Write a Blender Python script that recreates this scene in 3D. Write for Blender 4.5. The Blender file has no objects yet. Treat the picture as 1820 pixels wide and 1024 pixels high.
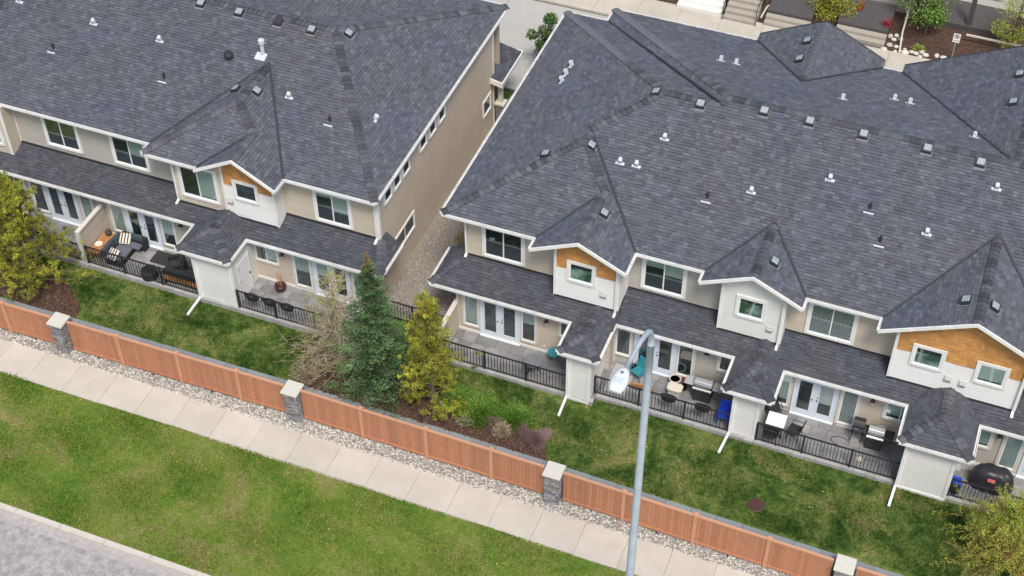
import bpy, math, random
import numpy as np
from mathutils import Vector
random.seed(7); RNG=np.random.default_rng(7)
S=bpy.context.scene
COL=S.collection
# ---------------------------------------------------------------- camera
YAW,PIT,ROL=math.radians(-21.6376),math.radians(45.4654),math.radians(.388)
FW=Vector((math.sin(YAW)*math.cos(PIT),math.cos(YAW)*math.cos(PIT),-math.sin(PIT)))
RT0=Vector((math.cos(YAW),-math.sin(YAW),0)); DN0=FW.cross(RT0)
RT=RT0*math.cos(ROL)+DN0*math.sin(ROL); DN=-RT0*math.sin(ROL)+DN0*math.cos(ROL)
cam=bpy.data.cameras.new('camera'); camo=bpy.data.objects.new('camera',cam); COL.objects.link(camo)
cam.sensor_width=36; cam.lens=2647.55/1820*36; cam.clip_start=.5; cam.clip_end=2000
from mathutils import Matrix
M=Matrix((( RT.x,-DN.x,-FW.x),(RT.y,-DN.y,-FW.y),(RT.z,-DN.z,-FW.z))).to_4x4()
M.translation=Vector((16.688,-42.070,46.0)); camo.matrix_world=M; S.camera=camo
CAMP=Vector((16.688,-42.070,46.0))
# ---------------------------------------------------------------- world, sun, exposure
SUN_EL,SUN_AZ=60,-35      # azimuth: degrees from +Y toward +X is the direction the light comes from
w=bpy.data.worlds.new('World'); S.world=w; w.use_nodes=True; nt=w.node_tree
sky=nt.nodes.new('ShaderNodeTexSky'); sky.sky_type='NISHITA'; sky.sun_disc=False
AZ=math.radians(148)      # from the south-south-east, behind the camera's right shoulder
sky.sun_elevation=math.radians(SUN_EL); sky.sun_rotation=AZ; sky.dust_density=3.0; sky.air_density=1.0; sky.ozone_density=1.0
bg=nt.nodes['Background']; bg.inputs['Strength'].default_value=.112
nt.links.new(sky.outputs[0],bg.inputs[0])
sl=bpy.data.lights.new('sun','SUN'); sl.energy=2.2; sl.angle=math.radians(16); sl.color=(1,.955,.89)
so=bpy.data.objects.new('sun',sl); COL.objects.link(so)
sd=Vector((math.sin(AZ)*math.cos(math.radians(SUN_EL)),math.cos(AZ)*math.cos(math.radians(SUN_EL)),math.sin(math.radians(SUN_EL))))
so.rotation_euler=sd.to_track_quat('Z','Y').to_euler()
S.view_settings.view_transform='Standard'; S.view_settings.look='None'; S.view_settings.gamma=1; S.view_settings.use_curve_mapping=False
S.view_settings.exposure=.5
# ---------------------------------------------------------------- materials
def _n(nt,t,**k):
    n=nt.nodes.new(t)
    for a,b in k.items(): setattr(n,a,b)
    return n
def pm(name,col,rough=.8,amp=.12,scale=3.0,bump=0.0,bscale=60.0,rnd=0.0,tone=False,metal=0.0,col2=None,spec=None,coat=0):
    """procedural principled: colour x fine noise x per-piece random x per-face tone"""
    m=bpy.data.materials.new(name); m.use_nodes=True; nt=m.node_tree; b=nt.nodes['Principled BSDF']; L=nt.links.new
    tc=_n(nt,'ShaderNodeNewGeometry')
    nz=_n(nt,'ShaderNodeTexNoise'); nz.inputs['Scale'].default_value=scale; nz.inputs['Detail'].default_value=6; nz.inputs['Roughness'].default_value=.65
    L(tc.outputs['Position'],nz.inputs['Vector'])
    mr=_n(nt,'ShaderNodeMapRange'); mr.inputs[1].default_value=.25; mr.inputs[2].default_value=.75; mr.inputs[3].default_value=1-amp; mr.inputs[4].default_value=1+amp
    L(nz.outputs['Fac'],mr.inputs[0]); val=mr.outputs[0]
    def mul(a,bb):
        q=_n(nt,'ShaderNodeMath',operation='MULTIPLY'); L(a,q.inputs[0]); L(bb,q.inputs[1]); return q.outputs[0]
    if rnd:
        oi=_n(nt,'ShaderNodeObjectInfo'); r=_n(nt,'ShaderNodeMapRange'); r.inputs[3].default_value=1-rnd; r.inputs[4].default_value=1+rnd
        L(oi.outputs['Random'],r.inputs[0]); val=mul(val,r.outputs[0])
    if tone:
        at=_n(nt,'ShaderNodeAttribute'); at.attribute_name='tone'; val=mul(val,at.outputs['Fac'])
    if col2 is not None:
        n2=_n(nt,'ShaderNodeTexNoise'); n2.inputs['Scale'].default_value=scale*.35; n2.inputs['Detail'].default_value=3; L(tc.outputs['Position'],n2.inputs['Vector'])
        cr=_n(nt,'ShaderNodeMapRange'); cr.inputs[1].default_value=.38; cr.inputs[2].default_value=.62; L(n2.outputs['Fac'],cr.inputs[0])
        mx=_n(nt,'ShaderNodeMix',data_type='RGBA'); mx.inputs['A'].default_value=(*col,1); mx.inputs['B'].default_value=(*col2,1); L(cr.outputs[0],mx.inputs['Factor']); csrc=mx.outputs['Result']
    else:
        rgb=_n(nt,'ShaderNodeRGB'); rgb.outputs[0].default_value=(*col,1); csrc=rgb.outputs[0]
    vm=_n(nt,'ShaderNodeVectorMath',operation='SCALE'); L(csrc,vm.inputs[0]); L(val,vm.inputs['Scale']); L(vm.outputs[0],b.inputs['Base Color'])
    b.inputs['Roughness'].default_value=rough; b.inputs['Metallic'].default_value=metal
    if spec is not None: b.inputs['Specular IOR Level'].default_value=spec
    if coat: b.inputs['Coat Weight'].default_value=coat
    if bump:
        n3=_n(nt,'ShaderNodeTexNoise'); n3.inputs['Scale'].default_value=bscale; n3.inputs['Detail'].default_value=4; L(tc.outputs['Position'],n3.inputs['Vector'])
        bp=_n(nt,'ShaderNodeBump'); bp.inputs['Strength'].default_value=bump; bp.inputs['Distance'].default_value=.02; L(n3.outputs['Fac'],bp.inputs['Height']); L(bp.outputs[0],b.inputs['Normal'])
    return m
def ramp(nt,src,stops):
    r=_n(nt,'ShaderNodeValToRGB'); e=r.color_ramp.elements
    while len(e)<len(stops): e.new(.5)
    for k,(p,c) in zip(e,stops): k.position=p; k.color=(*c,1)
    nt.links.new(src,r.inputs[0]); return r.outputs[0]
def grass_mat(name,stops,patch=.35,dark=None):
    m=bpy.data.materials.new(name); m.use_nodes=True; nt=m.node_tree; b=nt.nodes['Principled BSDF']; L=nt.links.new
    g=_n(nt,'ShaderNodeNewGeometry'); 
    def nz(sc,d=5,r=.6,ds=0):
        n=_n(nt,'ShaderNodeTexNoise'); n.inputs['Scale'].default_value=sc; n.inputs['Detail'].default_value=d; n.inputs['Roughness'].default_value=r; n.inputs['Distortion'].default_value=ds; L(g.outputs['Position'],n.inputs['Vector']); return n.outputs['Fac']
    a=nz(patch,4,.66,.9); c=nz(2.6,5,.74); f=nz(22,5,.8)
    def mad(x,k,y):
        q=_n(nt,'ShaderNodeMath',operation='MULTIPLY_ADD'); L(x,q.inputs[0]); q.inputs[1].default_value=k
        if isinstance(y,float): q.inputs[2].default_value=y
        else: L(y,q.inputs[2])
        return q.outputs[0]
    s=mad(a,1.45,-.85); s=mad(c,.95,s); s=mad(f,.60,s)
    colr=ramp(nt,s,stops)
    f2=nz(55,3,.8); k=mad(f2,2.3,-.15)
    at=_n(nt,'ShaderNodeAttribute'); at.attribute_name='tone'
    k2=_n(nt,'ShaderNodeMath',operation='MULTIPLY'); L(k,k2.inputs[0]); L(at.outputs['Fac'],k2.inputs[1])
    vm=_n(nt,'ShaderNodeVectorMath',operation='SCALE'); L(colr,vm.inputs[0]); L(k2.outputs[0],vm.inputs['Scale']); L(vm.outputs[0],b.inputs['Base Color'])
    b.inputs['Roughness'].default_value=.9; b.inputs['Specular IOR Level'].default_value=.15
    bp=_n(nt,'ShaderNodeBump'); bp.inputs['Strength'].default_value=.6; bp.inputs['Distance'].default_value=.05; L(f2,bp.inputs['Height']); L(bp.outputs[0],b.inputs['Normal'])
    return m
def glass_mat(name,tint=(.90,.94,.94),see=.6,rough=.03):
    m=bpy.data.materials.new(name); m.use_nodes=True; nt=m.node_tree; L=nt.links.new
    out=nt.nodes['Material Output']; nt.nodes.remove(nt.nodes['Principled BSDF'])
    t=_n(nt,'ShaderNodeBsdfTransparent'); t.inputs[0].default_value=(*tint,1)
    gl=_n(nt,'ShaderNodeBsdfGlossy'); gl.inputs['Roughness'].default_value=rough; gl.inputs[0].default_value=(.9,.95,1,1)
    lw=_n(nt,'ShaderNodeLayerWeight'); lw.inputs[0].default_value=.5
    mr=_n(nt,'ShaderNodeMapRange'); mr.inputs[3].default_value=.02; mr.inputs[4].default_value=.30; L(lw.outputs['Facing'],mr.inputs[0])
    mx=_n(nt,'ShaderNodeMixShader'); L(mr.outputs[0],mx.inputs[0]); L(t.outputs[0],mx.inputs[1]); L(gl.outputs[0],mx.inputs[2]); L(mx.outputs[0],out.inputs[0])
    return m
MT={}
def shingle_mat(name,base):
    m=pm(name,base,.74,.13,1.1,bump=.25,bscale=90,tone=True,rnd=0.0,spec=.55)
    nt=m.node_tree;b=nt.nodes['Principled BSDF'];L=nt.links.new
    # slow bluish / brownish drift of the granules plus streaky weathering
    src=b.inputs['Base Color'].links[0].from_socket
    g=_n(nt,'ShaderNodeNewGeometry'); n=_n(nt,'ShaderNodeTexNoise'); n.inputs['Scale'].default_value=.45; n.inputs['Detail'].default_value=5; L(g.outputs['Position'],n.inputs['Vector'])
    c=ramp(nt,n.outputs['Fac'],[(.3,(.92,.97,1.10)),(.5,(1,1,1.02)),(.7,(1.05,1.03,1.0))])
    f=_n(nt,'ShaderNodeTexNoise'); f.inputs['Scale'].default_value=38; f.inputs['Detail'].default_value=3; L(g.outputs['Position'],f.inputs['Vector'])
    fr=_n(nt,'ShaderNodeMapRange'); fr.inputs[1].default_value=.3; fr.inputs[2].default_value=.7; fr.inputs[3].default_value=.80; fr.inputs[4].default_value=1.2; L(f.outputs['Fac'],fr.inputs[0])
    v=_n(nt,'ShaderNodeVectorMath',operation='MULTIPLY'); L(src,v.inputs[0]); L(c,v.inputs[1])
    v2=_n(nt,'ShaderNodeVectorMath',operation='SCALE'); L(v.outputs[0],v2.inputs[0]); L(fr.outputs[0],v2.inputs['Scale']); L(v2.outputs[0],b.inputs['Base Color'])
    return m
MT['shingle']=shingle_mat('asphalt_shingle',(.086,.092,.105))
MT['shinglelow']=shingle_mat('shaded_low_shingle',(.060,.065,.075))  # same shingle, darker: shade under the upper walls is put into the colour
MT['cap']=pm('ridge_cap_shingle',(.09,.095,.108),.93,.15,8,bump=.2,rnd=.25)
MT['capdark']=pm('dark_ridge_cap_shingle',(.056,.060,.070),.93,.15,8,bump=.2,rnd=.25)
MT['deck']=pm('roof_deck',(.045,.046,.052),.95,.1)
MT['flash']=pm('valley_metal',(.035,.038,.046),.6,.1)
MT['white']=pm('white_trim_paint',(.76,.755,.72),.6,.09,1.5)
MT['cream']=pm('cream_trim_paint',(.62,.59,.52),.6,.05,2)
MT['vinyl']=pm('white_vinyl',(.80,.81,.815),.4,.03,2)
MT['doorpaint']=pm('white_door_paint',(.68,.74,.80),.4,.04,2)
MT['gutter']=pm('white_gutter_metal',(.74,.74,.72),.45,.14,1.7)
MT['sid_white']=pm('white_lap_siding',(.76,.755,.72),.65,.04,3,rnd=.02)
MT['sid_offwhite']=pm('off_white_lap_siding',(.67,.67,.62),.65,.05,3,rnd=.02)
MT['sid_beige']=pm('beige_lap_siding',(.52,.46,.36),.7,.06,3,rnd=.03)
MT['sid_taupe']=pm('taupe_lap_siding',(.42,.395,.345),.7,.06,3,rnd=.03)
MT['sid_tan']=pm('tan_lap_siding',(.53,.455,.365),.7,.10,.9,rnd=.05)
MT['cedar']=pm('cedar_shake',(.55,.27,.085),.8,.25,14,bump=.3,rnd=.16,col2=(.50,.24,.075))
MT['room']=pm('dark_room',(.016,.020,.021),.8,.3,3,col2=(.03,.038,.037))
MT['blind']=pm('pale_blind',(.47,.53,.49),.8,.05,3)
MT['slat']=pm('white_blind_slat',(.60,.62,.58),.6,.05,3)
MT['curtain']=pm('green_white_curtain',(.05,.12,.07),.9,.3,5,col2=(.45,.55,.48))
MT['pane']=glass_mat('window_glass')
MT['metal']=pm('brushed_steel',(.55,.54,.50),.32,.06,5,metal=.9)
MT['brass']=pm('dark_lamp_metal',(.06,.05,.045),.5)
MT['black']=pm('black_powder_coat',(.022,.022,.026),.5,.15,5)
MT['blackplastic']=pm('black_plastic',(.018,.018,.02),.45,.1,5)
MT['lampglass']=glass_mat('lamp_glass',(.8,.85,.85))
MT['ventwhite']=pm('white_vent_plastic',(.55,.57,.59),.5,.10,5)
MT['ventgrey']=pm('roof_vent_metal',(.34,.38,.40),.45,.12,8,metal=.2)
MT['ventplate']=pm('vent_plate',(.16,.17,.18),.6,.12)
MT['ventplate2']=pm('grey_vent_hood',(.42,.42,.41),.6,.12)
MT['ventdark']=pm('dark_vent',(.03,.032,.036),.6,.1)
MT['fence']=pm('terracotta_vinyl_fence',(.435,.188,.100),.6,.14,5,rnd=.12)
MT['fencetop']=pm('terracotta_fence_rail',(.54,.28,.165),.55,.06,6)
MT['concrete']=pm('pale_concrete',(.465,.43,.365),.9,.10,1.1,bump=.15,rnd=.04,col2=(.50,.46,.39))
MT['pillarcap']=pm('precast_cap',(.56,.54,.47),.85,.06,5)
MT['stone']=pm('grey_ledgestone',(.20,.205,.22),.85,.25,9,bump=.6,bscale=25,rnd=.45,col2=(.27,.25,.235))
MT['mortar']=pm('mortar',(.10,.10,.105),.95,.2,9)
MT['capstone']=pm('grey_cap_block',(.215,.23,.24),.9,.09,7,bump=.3,rnd=.10)
MT['edgestone']=pm('patio_edge_stone',(.34,.335,.32),.9,.15,6,bump=.5,rnd=.12)
MT['paver']=pm('grey_paver',(.19,.19,.19),.85,.22,3.5,bump=.3,rnd=.22,col2=(.25,.245,.24))
MT['asphalt']=pm('worn_asphalt',(.27,.25,.237),.95,.24,11,bump=.5,bscale=45,col2=(.375,.35,.335))
MT['kerb']=pm('kerb_concrete',(.53,.49,.42),.9,.1,3,bump=.3)
MT['gutterpan']=pm('gutter_pan',(.36,.34,.33),.9,.25,6,bump=.4)
MT['drive']=pm('driveway_concrete',(.40,.39,.355),.9,.08,1.5,rnd=.04,bump=.2)
MT['mulch']=pm('bark_mulch',(.055,.028,.018),.95,.5,14,bump=1.0,bscale=30,col2=(.09,.05,.035))
MT['mulchbit']=pm('bark_chip',(.10,.055,.035),.95,.4,14,tone=True)
MT['soil']=pm('bare_soil',(.12,.09,.065),.95,.3,8,bump=.6)
MT['pebble']=pm('river_pebble',(.44,.42,.375),.75,.1,20,tone=True)
MT['gravel']=pm('brown_gravel',(.35,.315,.275),.85,.15,20,tone=True)
MT['gravelbed']=pm('gravel_bed',(.23,.205,.18),.95,.5,40,bump=1.0,bscale=50,col2=(.30,.27,.235))
MT['pebblebed']=pm('pebble_bed',(.27,.26,.24),.95,.5,40,bump=1.0,bscale=50)
MT['boulder']=pm('river_boulder',(.56,.53,.47),.8,.12,9,bump=.3,rnd=.2)
MT['lawn']=grass_mat('lawn_grass',[(.10,(.010,.030,.008)),(.32,(.022,.055,.010)),(.50,(.046,.092,.016)),(.68,(.105,.160,.034)),(.90,(.215,.215,.075))],.55)
MT['verge']=grass_mat('verge_grass',[(.05,(.030,.090,.012)),(.28,(.070,.150,.020)),(.5,(.115,.190,.026)),(.72,(.165,.215,.040)),(.95,(.24,.225,.085))],.33)
def leafmat(name,col,col2,rough=.6,tr=.25):
    m=pm(name,col,rough,.15,3,tone=True,col2=col2,spec=.25)
    b=m.node_tree.nodes['Principled BSDF']
    return m
MT['spruce']=leafmat('spruce_needles',(.048,.102,.034),(.105,.165,.068))
MT['sprucegold']=leafmat('spruce_new_growth',(.36,.22,.05),(.30,.24,.06))
MT['pine']=leafmat('pine_needles',(.23,.26,.03),(.35,.34,.04))
MT['pinedull']=leafmat('pine_needles_dull',(.12,.15,.03),(.23,.18,.04))
MT['larchleaf']=leafmat('larch_new_needles',(.25,.34,.05),(.34,.36,.06))
MT['leaf']=leafmat('broad_leaf',(.07,.16,.03),(.12,.23,.04))
MT['leafdark']=leafmat('dark_broad_leaf',(.045,.11,.02),(.07,.14,.025))
MT['leafred']=leafmat('red_leaf',(.10,.03,.025),(.16,.05,.03))
MT['leafyellow']=leafmat('yellow_green_leaf',(.25,.29,.04),(.33,.34,.05))
MT['bark']=pm('grey_brown_bark',(.16,.12,.09),.9,.3,15,bump=.5)
MT['twig']=pm('pale_twig',(.41,.33,.235),.85,.25,9)
MT['twigorange']=pm('orange_twig',(.42,.24,.07),.85,.2,9)
MT['twigpurple']=pm('purple_twig',(.21,.13,.12),.85,.2,9)
MT['drygrass']=pm('dry_grass',(.30,.25,.16),.9,.25,9,tone=True)
MT['bluegreen']=leafmat('shrub_leaf',(.08,.17,.02),(.14,.24,.035))
MT['teal']=pm('teal_plastic',(.03,.22,.27),.4,.08)
MT['blue']=pm('blue_plastic',(.01,.06,.48),.35,.08)
MT['cushion']=pm('slate_blue_cushion',(.045,.058,.075),.9,.1,8)
MT['cushiongrey']=pm('grey_cushion',(.12,.125,.15),.9,.1,8)
MT['cream_fabric']=pm('cream_fabric',(.68,.62,.52),.9,.05)
MT['wicker']=pm('black_wicker',(.018,.018,.022),.8,.4,40)
MT['wood']=pm('honey_wood',(.42,.20,.07),.6,.2,9,rnd=.12)
MT['terracotta']=pm('terracotta_pot',(.34,.13,.06),.8,.1)
MT['maroon']=pm('dark_maroon_glaze',(.05,.018,.018),.35,.1)
MT['matgrey']=pm('dark_rug',(.03,.03,.033),.95,.3,40)
MT['lightrug']=pm('light_grey_rug',(.36,.36,.37),.95,.05,3)
MT['ivory']=pm('ivory_plastic',(.62,.56,.47),.5,.06)
MT['tabletop']=pm('white_tabletop',(.85,.85,.84),.35,.02)
MT['red']=pm('faded_red_print',(.45,.08,.10),.7,.1)
MT['cover']=pm('black_grill_cover',(.026,.026,.032),.42,.15,5,bump=.5,bscale=6)
MT['lampsteel']=pm('galvanised_lamp_post',(.46,.53,.585),.55,.14,1.6,metal=.1)
MT['lamphead']=pm('lamp_head_paint',(.66,.70,.72),.5,.06)
MT['lens']=pm('lamp_lens',(.52,.60,.63),.25,.05)
MT['rust']=pm('rusty_iron',(.065,.024,.018),.8,.3,20)
MT['dandelion']=pm('dandelion_yellow',(.75,.60,.03),.8,.1)
MT['darkwood']=pm('weathered_dark_step',(.075,.07,.07),.85,.3,9)
MT['stepcon']=pm('concrete_step',(.36,.33,.28),.9,.12,4)
MT['signwhite']=pm('sign_white',(.80,.80,.78),.5,.02)
MT['signblack']=pm('sign_black',(.03,.03,.03),.6)
MT['signred']=pm('sign_red',(.5,.02,.03),.6)
MT['redleaf']=leafmat('red_geranium',(.40,.01,.02),(.25,.02,.02))
MT['steel']=pm('grey_steel_post',(.35,.36,.37),.5,.1,metal=.4)
# ---------------------------------------------------------------- mesh helpers
def rootloc(o):
    while o.parent: o=o.parent
    return Vector(o.location)
def newobj(name,me,parent=None,loc=None):
    o=bpy.data.objects.new(name,me); COL.objects.link(o)
    if parent is not None: o.parent=parent
    if loc is not None: o.location=loc
    return o
def tag(o,label=None,cat=None,group=None,kind=None):
    if label: o['label']=label
    if cat: o['category']=cat
    if group: o['group']=group
    if kind: o['kind']=kind
    return o
def thing(name,loc,label,cat,group=None):
    o=bpy.data.objects.new(name,None); COL.objects.link(o); o.location=loc; o.empty_display_size=.2
    return tag(o,label,cat,group)
class MB:
    def __init__(s): s.v=[]; s.f=[]; s.t=[]
    def poly(s,pts,t=1.0):
        n=len(s.v); s.v+= [tuple(p) for p in pts]; s.f.append(tuple(range(n,n+len(pts)))); s.t.append(t)
    def box(s,x0,y0,z0,x1,y1,z1,t=1.0):
        n=len(s.v); s.v+=[(x0,y0,z0),(x1,y0,z0),(x1,y1,z0),(x0,y1,z0),(x0,y0,z1),(x1,y0,z1),(x1,y1,z1),(x0,y1,z1)]
        for q in ((0,3,2,1),(4,5,6,7),(0,1,5,4),(1,2,6,5),(2,3,7,6),(3,0,4,7)): s.f.append(tuple(n+i for i in q)); s.t.append(t)
        return s
    def obox(s,c,ax,ay,az,t=1.0):
        c=Vector(c);ax=Vector(ax);ay=Vector(ay);az=Vector(az); n=len(s.v)
        for k in (-1,1):
            for i,j in ((-1,-1),(1,-1),(1,1),(-1,1)): s.v.append(tuple(c+ax*i+ay*j+az*k))
        for q in ((0,3,2,1),(4,5,6,7),(0,1,5,4),(1,2,6,5),(2,3,7,6),(3,0,4,7)): s.f.append(tuple(n+i for i in q)); s.t.append(t)
        return s
    def prism(s,poly,d,t=1.0):
        """poly: 3D points, extruded by vector d"""
        d=Vector(d); n=len(s.v); k=len(poly)
        s.v+=[tuple(p) for p in poly]+[tuple(Vector(p)+d) for p in poly]
        s.f.append(tuple(range(n,n+k))); s.f.append(tuple(range(n+2*k-1,n+k-1,-1))); s.t+=[t,t]
        for i in range(k):
            j=(i+1)%k; s.f.append((n+j,n+i,n+k+i,n+k+j)); s.t.append(t)
        return s
    def tube(s,pts,r,n=6,t=1.0,caps=True):
        pts=[Vector(p) for p in pts]; r=r if isinstance(r,(list,tuple)) else [r]*len(pts)
        base=len(s.v); up=None
        for i,p in enumerate(pts):
            d=(pts[min(i+1,len(pts)-1)]-pts[max(i-1,0)]).normalized()
            if up is None:
                up=Vector((0,0,1)) if abs(d.z)<.9 else Vector((1,0,0))
            a=d.cross(up).normalized(); b=a.cross(d).normalized(); up=b
            for k in range(n):
                th=2*math.pi*k/n; s.v.append(tuple(p+(a*math.cos(th)+b*math.sin(th))*r[i]))
        for i in range(len(pts)-1):
            for k in range(n):
                k2=(k+1)%n; s.f.append((base+i*n+k,base+i*n+k2,base+(i+1)*n+k2,base+(i+1)*n+k)); s.t.append(t)
        if caps:
            s.f.append(tuple(base+k for k in range(n))); s.t.append(t)
            s.f.append(tuple(base+(len(pts)-1)*n+k for k in range(n-1,-1,-1))); s.t.append(t)
        return s
    def lathe(s,c,prof,n=16,t=1.0,sx=1,sy=1):
        base=len(s.v); m=len(prof)
        for r,z in prof:
            for k in range(n):
                th=2*math.pi*k/n; s.v.append((c[0]+r*sx*math.cos(th),c[1]+r*sy*math.sin(th),c[2]+z))
        for i in range(m-1):
            for k in range(n):
                k2=(k+1)%n; s.f.append((base+i*n+k,base+i*n+k2,base+(i+1)*n+k2,base+(i+1)*n+k)); s.t.append(t)
        s.f.append(tuple(base+k for k in range(n-1,-1,-1))); s.t.append(t)
        s.f.append(tuple(base+(m-1)*n+k for k in range(n))); s.t.append(t)
        return s
    def mesh(s,name,mat,off=(0,0,0),tone=False,smooth=False):
        me=bpy.data.meshes.new(name); o=Vector(off)
        me.from_pydata([(v[0]-o.x,v[1]-o.y,v[2]-o.z) for v in s.v],[],s.f)
        if tone:
            a=me.attributes.new('tone','FLOAT','FACE'); a.data.foreach_set('value',s.t)
        if mat: me.materials.append(mat)
        if smooth: me.polygons.foreach_set('use_smooth',[True]*len(s.f))
        me.update(); return me
    def build(s,name,mat,parent=None,label=None,tone=False,smooth=False,kind=None,bevel=0):
        off=rootloc(parent) if parent is not None else Vector((0,0,0))
        o=newobj(name,s.mesh(name,MT[mat] if isinstance(mat,str) else mat,off,tone,smooth),parent)
        if label: o['label']=label
        if kind: o['kind']=kind
        if bevel:
            b=o.modifiers.new('bevel','BEVEL'); b.width=bevel; b.segments=1; b.limit_method='ANGLE'
        return o
def free(mb,name,mat,label,cat,group=None,tone=False,smooth=False,bevel=0,loc=(0,0,0)):
    """a thing that is one mesh"""
    o=newobj(name,mb.mesh(name,MT[mat],loc,tone,smooth),None,loc); tag(o,label,cat,group)
    if bevel:
        b=o.modifiers.new('bevel','BEVEL'); b.width=bevel; b.segments=1
    return o
def clip(poly,a,b,c):
    """keep a*x+b*y<=c"""
    out=[]; n=len(poly)
    for i in range(n):
        p=poly[i];q=poly[(i+1)%n]; dp=a*p[0]+b*p[1]-c; dq=a*q[0]+b*q[1]-c
        if dp<=0: out.append(p)
        if (dp<0 and dq>0) or (dp>0 and dq<0):
            t=dp/(dp-dq); out.append((p[0]+t*(q[0]-p[0]),p[1]+t*(q[1]-p[1])))
    return out
def area(poly):
    return .5*sum(poly[i][0]*poly[(i+1)%len(poly)][1]-poly[(i+1)%len(poly)][0]*poly[i][1] for i in range(len(poly)))
def numesh(name,V,F,tone,mat,parent=None,smooth=False):
    """fast mesh of triangles/quads from numpy arrays; F is (n,k)"""
    me=bpy.data.meshes.new(name); nv=len(V); nf,k=F.shape
    me.vertices.add(nv); me.vertices.foreach_set('co',np.ascontiguousarray(V,dtype=np.float32).ravel())
    me.loops.add(nf*k); me.loops.foreach_set('vertex_index',np.ascontiguousarray(F,dtype=np.int32).ravel())
    me.polygons.add(nf); me.polygons.foreach_set('loop_start',np.arange(0,nf*k,k,dtype=np.int32)); me.polygons.foreach_set('loop_total',np.full(nf,k,dtype=np.int32))
    if tone is not None:
        a=me.attributes.new('tone','FLOAT','FACE'); a.data.foreach_set('value',np.ascontiguousarray(tone,dtype=np.float32))
    if mat: me.materials.append(MT[mat])
    me.update(calc_edges=True)
    if smooth: me.polygons.foreach_set('use_smooth',[True]*nf)
    return newobj(name,me,parent)
def PX(z0,s,x0): return (s,0.0,z0-s*x0)      # rises along +x from x0 (s<0: along -x)
def PY(z0,s,y0): return (0.0,s,z0-s*y0)
Z0=5.9
MF=PY(Z0,.367,-1.87); F1=PY(Z0,.367,-2.47); LFT=PX(Z0,.371,-2.0); R1=PX(Z0,-.48,5.88)
VB1=PY(Z0,-.35,12.15); VB2=PY(Z0,-.342,13.15); V2L=PX(Z0,.3635,0.0)
RR=[ # right building, upper roofs
 ('main',[(-2,-1.87),(24,-1.87),(24,4.97),(4.73,4.97)],MF),
 ('main',[(7.1,4.97),(24,4.97),(24,5.38),(7.35,5.38)],MF),
 ('side',[(-2,-2.47),(2.47,2.0),(2.47,2.6),(2.47,7.38),(-2,12.15)],LFT),
 ('side',[(2.47,2.6),(4.73,4.97),(2.47,7.38)],LFT),
 ('main',[(-2,-2.47),(2.02,-2.47),(3.95,.05),(2.47,2.0)],F1),
 ('gable',[(3.95,-3.15),(5.88,-3.15),(5.88,-1.87),(3.95,.66),(3.95,.05)],R1),
 ('gable',[(3.95,.05),(3.95,.66),(2.47,2.6),(2.47,2.0)],R1),
 ('gable',[(2.02,-3.15),(3.95,-3.15),(3.95,.05),(2.02,-2.47)],PX(Z0,.48,2.02)),
 ('gable',[(8.68,-2.52),(10.64,-2.52),(10.64,.69),(8.68,-1.87)],PX(Z0,.48,8.68)),
 ('gable',[(10.64,-2.52),(12.6,-2.52),(12.6,-1.87),(10.64,.69)],PX(Z0,-.48,12.6)),
 ('gable',[(15.51,-2.57),(18.75,-2.57),(18.75,2.37),(15.51,-1.87)],PX(Z0,.48,15.51)),
 ('gable',[(18.75,-2.57),(21.99,-2.57),(21.99,-1.87),(18.75,2.37)],PX(Z0,-.48,21.99)),
 ('back',[(-2,12.15),(4.73,4.97),(7.1,4.97),(0,12.15)],VB1),
 ('back',[(0,13.15),(0,12.15),(7.1,4.97),(7.35,5.38)],V2L),
 ('back',[(0,13.15),(7.35,5.38),(24,5.38),(24,13.15)],VB2),
 ('gable',[(6.75,13.15),(9.6,9.06),(9.6,13.7),(6.75,13.7)],PX(Z0,.491,6.75)),
 ('gable',[(9.6,9.06),(12.45,13.15),(12.45,13.7),(9.6,13.7)],PX(Z0,-.491,12.45)),
 ('gable',[(13.3,13.15),(18.6,5.38),(18.8,5.38),(18.8,13.7),(13.3,13.7)],PX(Z0,.483,13.3)),
 ('gable',[(18.8,5.38),(19.0,5.38),(24,12.6),(24,13.7),(18.8,13.7)],PX(Z0,-.483,24.3)),
]
LS=.333
RL=[ # right building, low roofs
 ('low',[(-2.2,-3.53),(5.6,-3.53),(5.6,-1.93),(-1.24,-1.93)],PY(2.9,LS,-3.53)),
 ('low',[(-2.2,-3.53),(-1.24,-1.93),(-1.24,-1.34),(-2.2,-1.34)],PX(2.9,.555,-2.2)),
 ('low',[(5.5,-3.0),(24,-3.0),(24,-1.40),(5.5,-1.40)],PY(2.9,LS,-3.0)),
]
def shed(x0,x1,yf,yb):
    h=(x1-x0)/2;m=(x0+x1)/2;yp=yf+h
    return [('shed',[(x0,yf),(m,yp),(m,yb),(x0,yb)],PX(2.9,.48,x0)),('shed',[(x1,yf),(x1,yb),(m,yb),(m,yp)],PX(2.9,-.48,x1)),('shed',[(x0,yf),(x1,yf),(m,yp)],PY(2.9,.48,yf))]
RS=shed(3.97,5.58,-5.2,-2.6)+shed(10.5,12.4,-4.75,-2.05)+shed(17.23,19.85,-4.85,-2.12)
LF=PY(Z0,.36,-2.9)
RGL=PX(Z0,-.586,-8.85)
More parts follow.
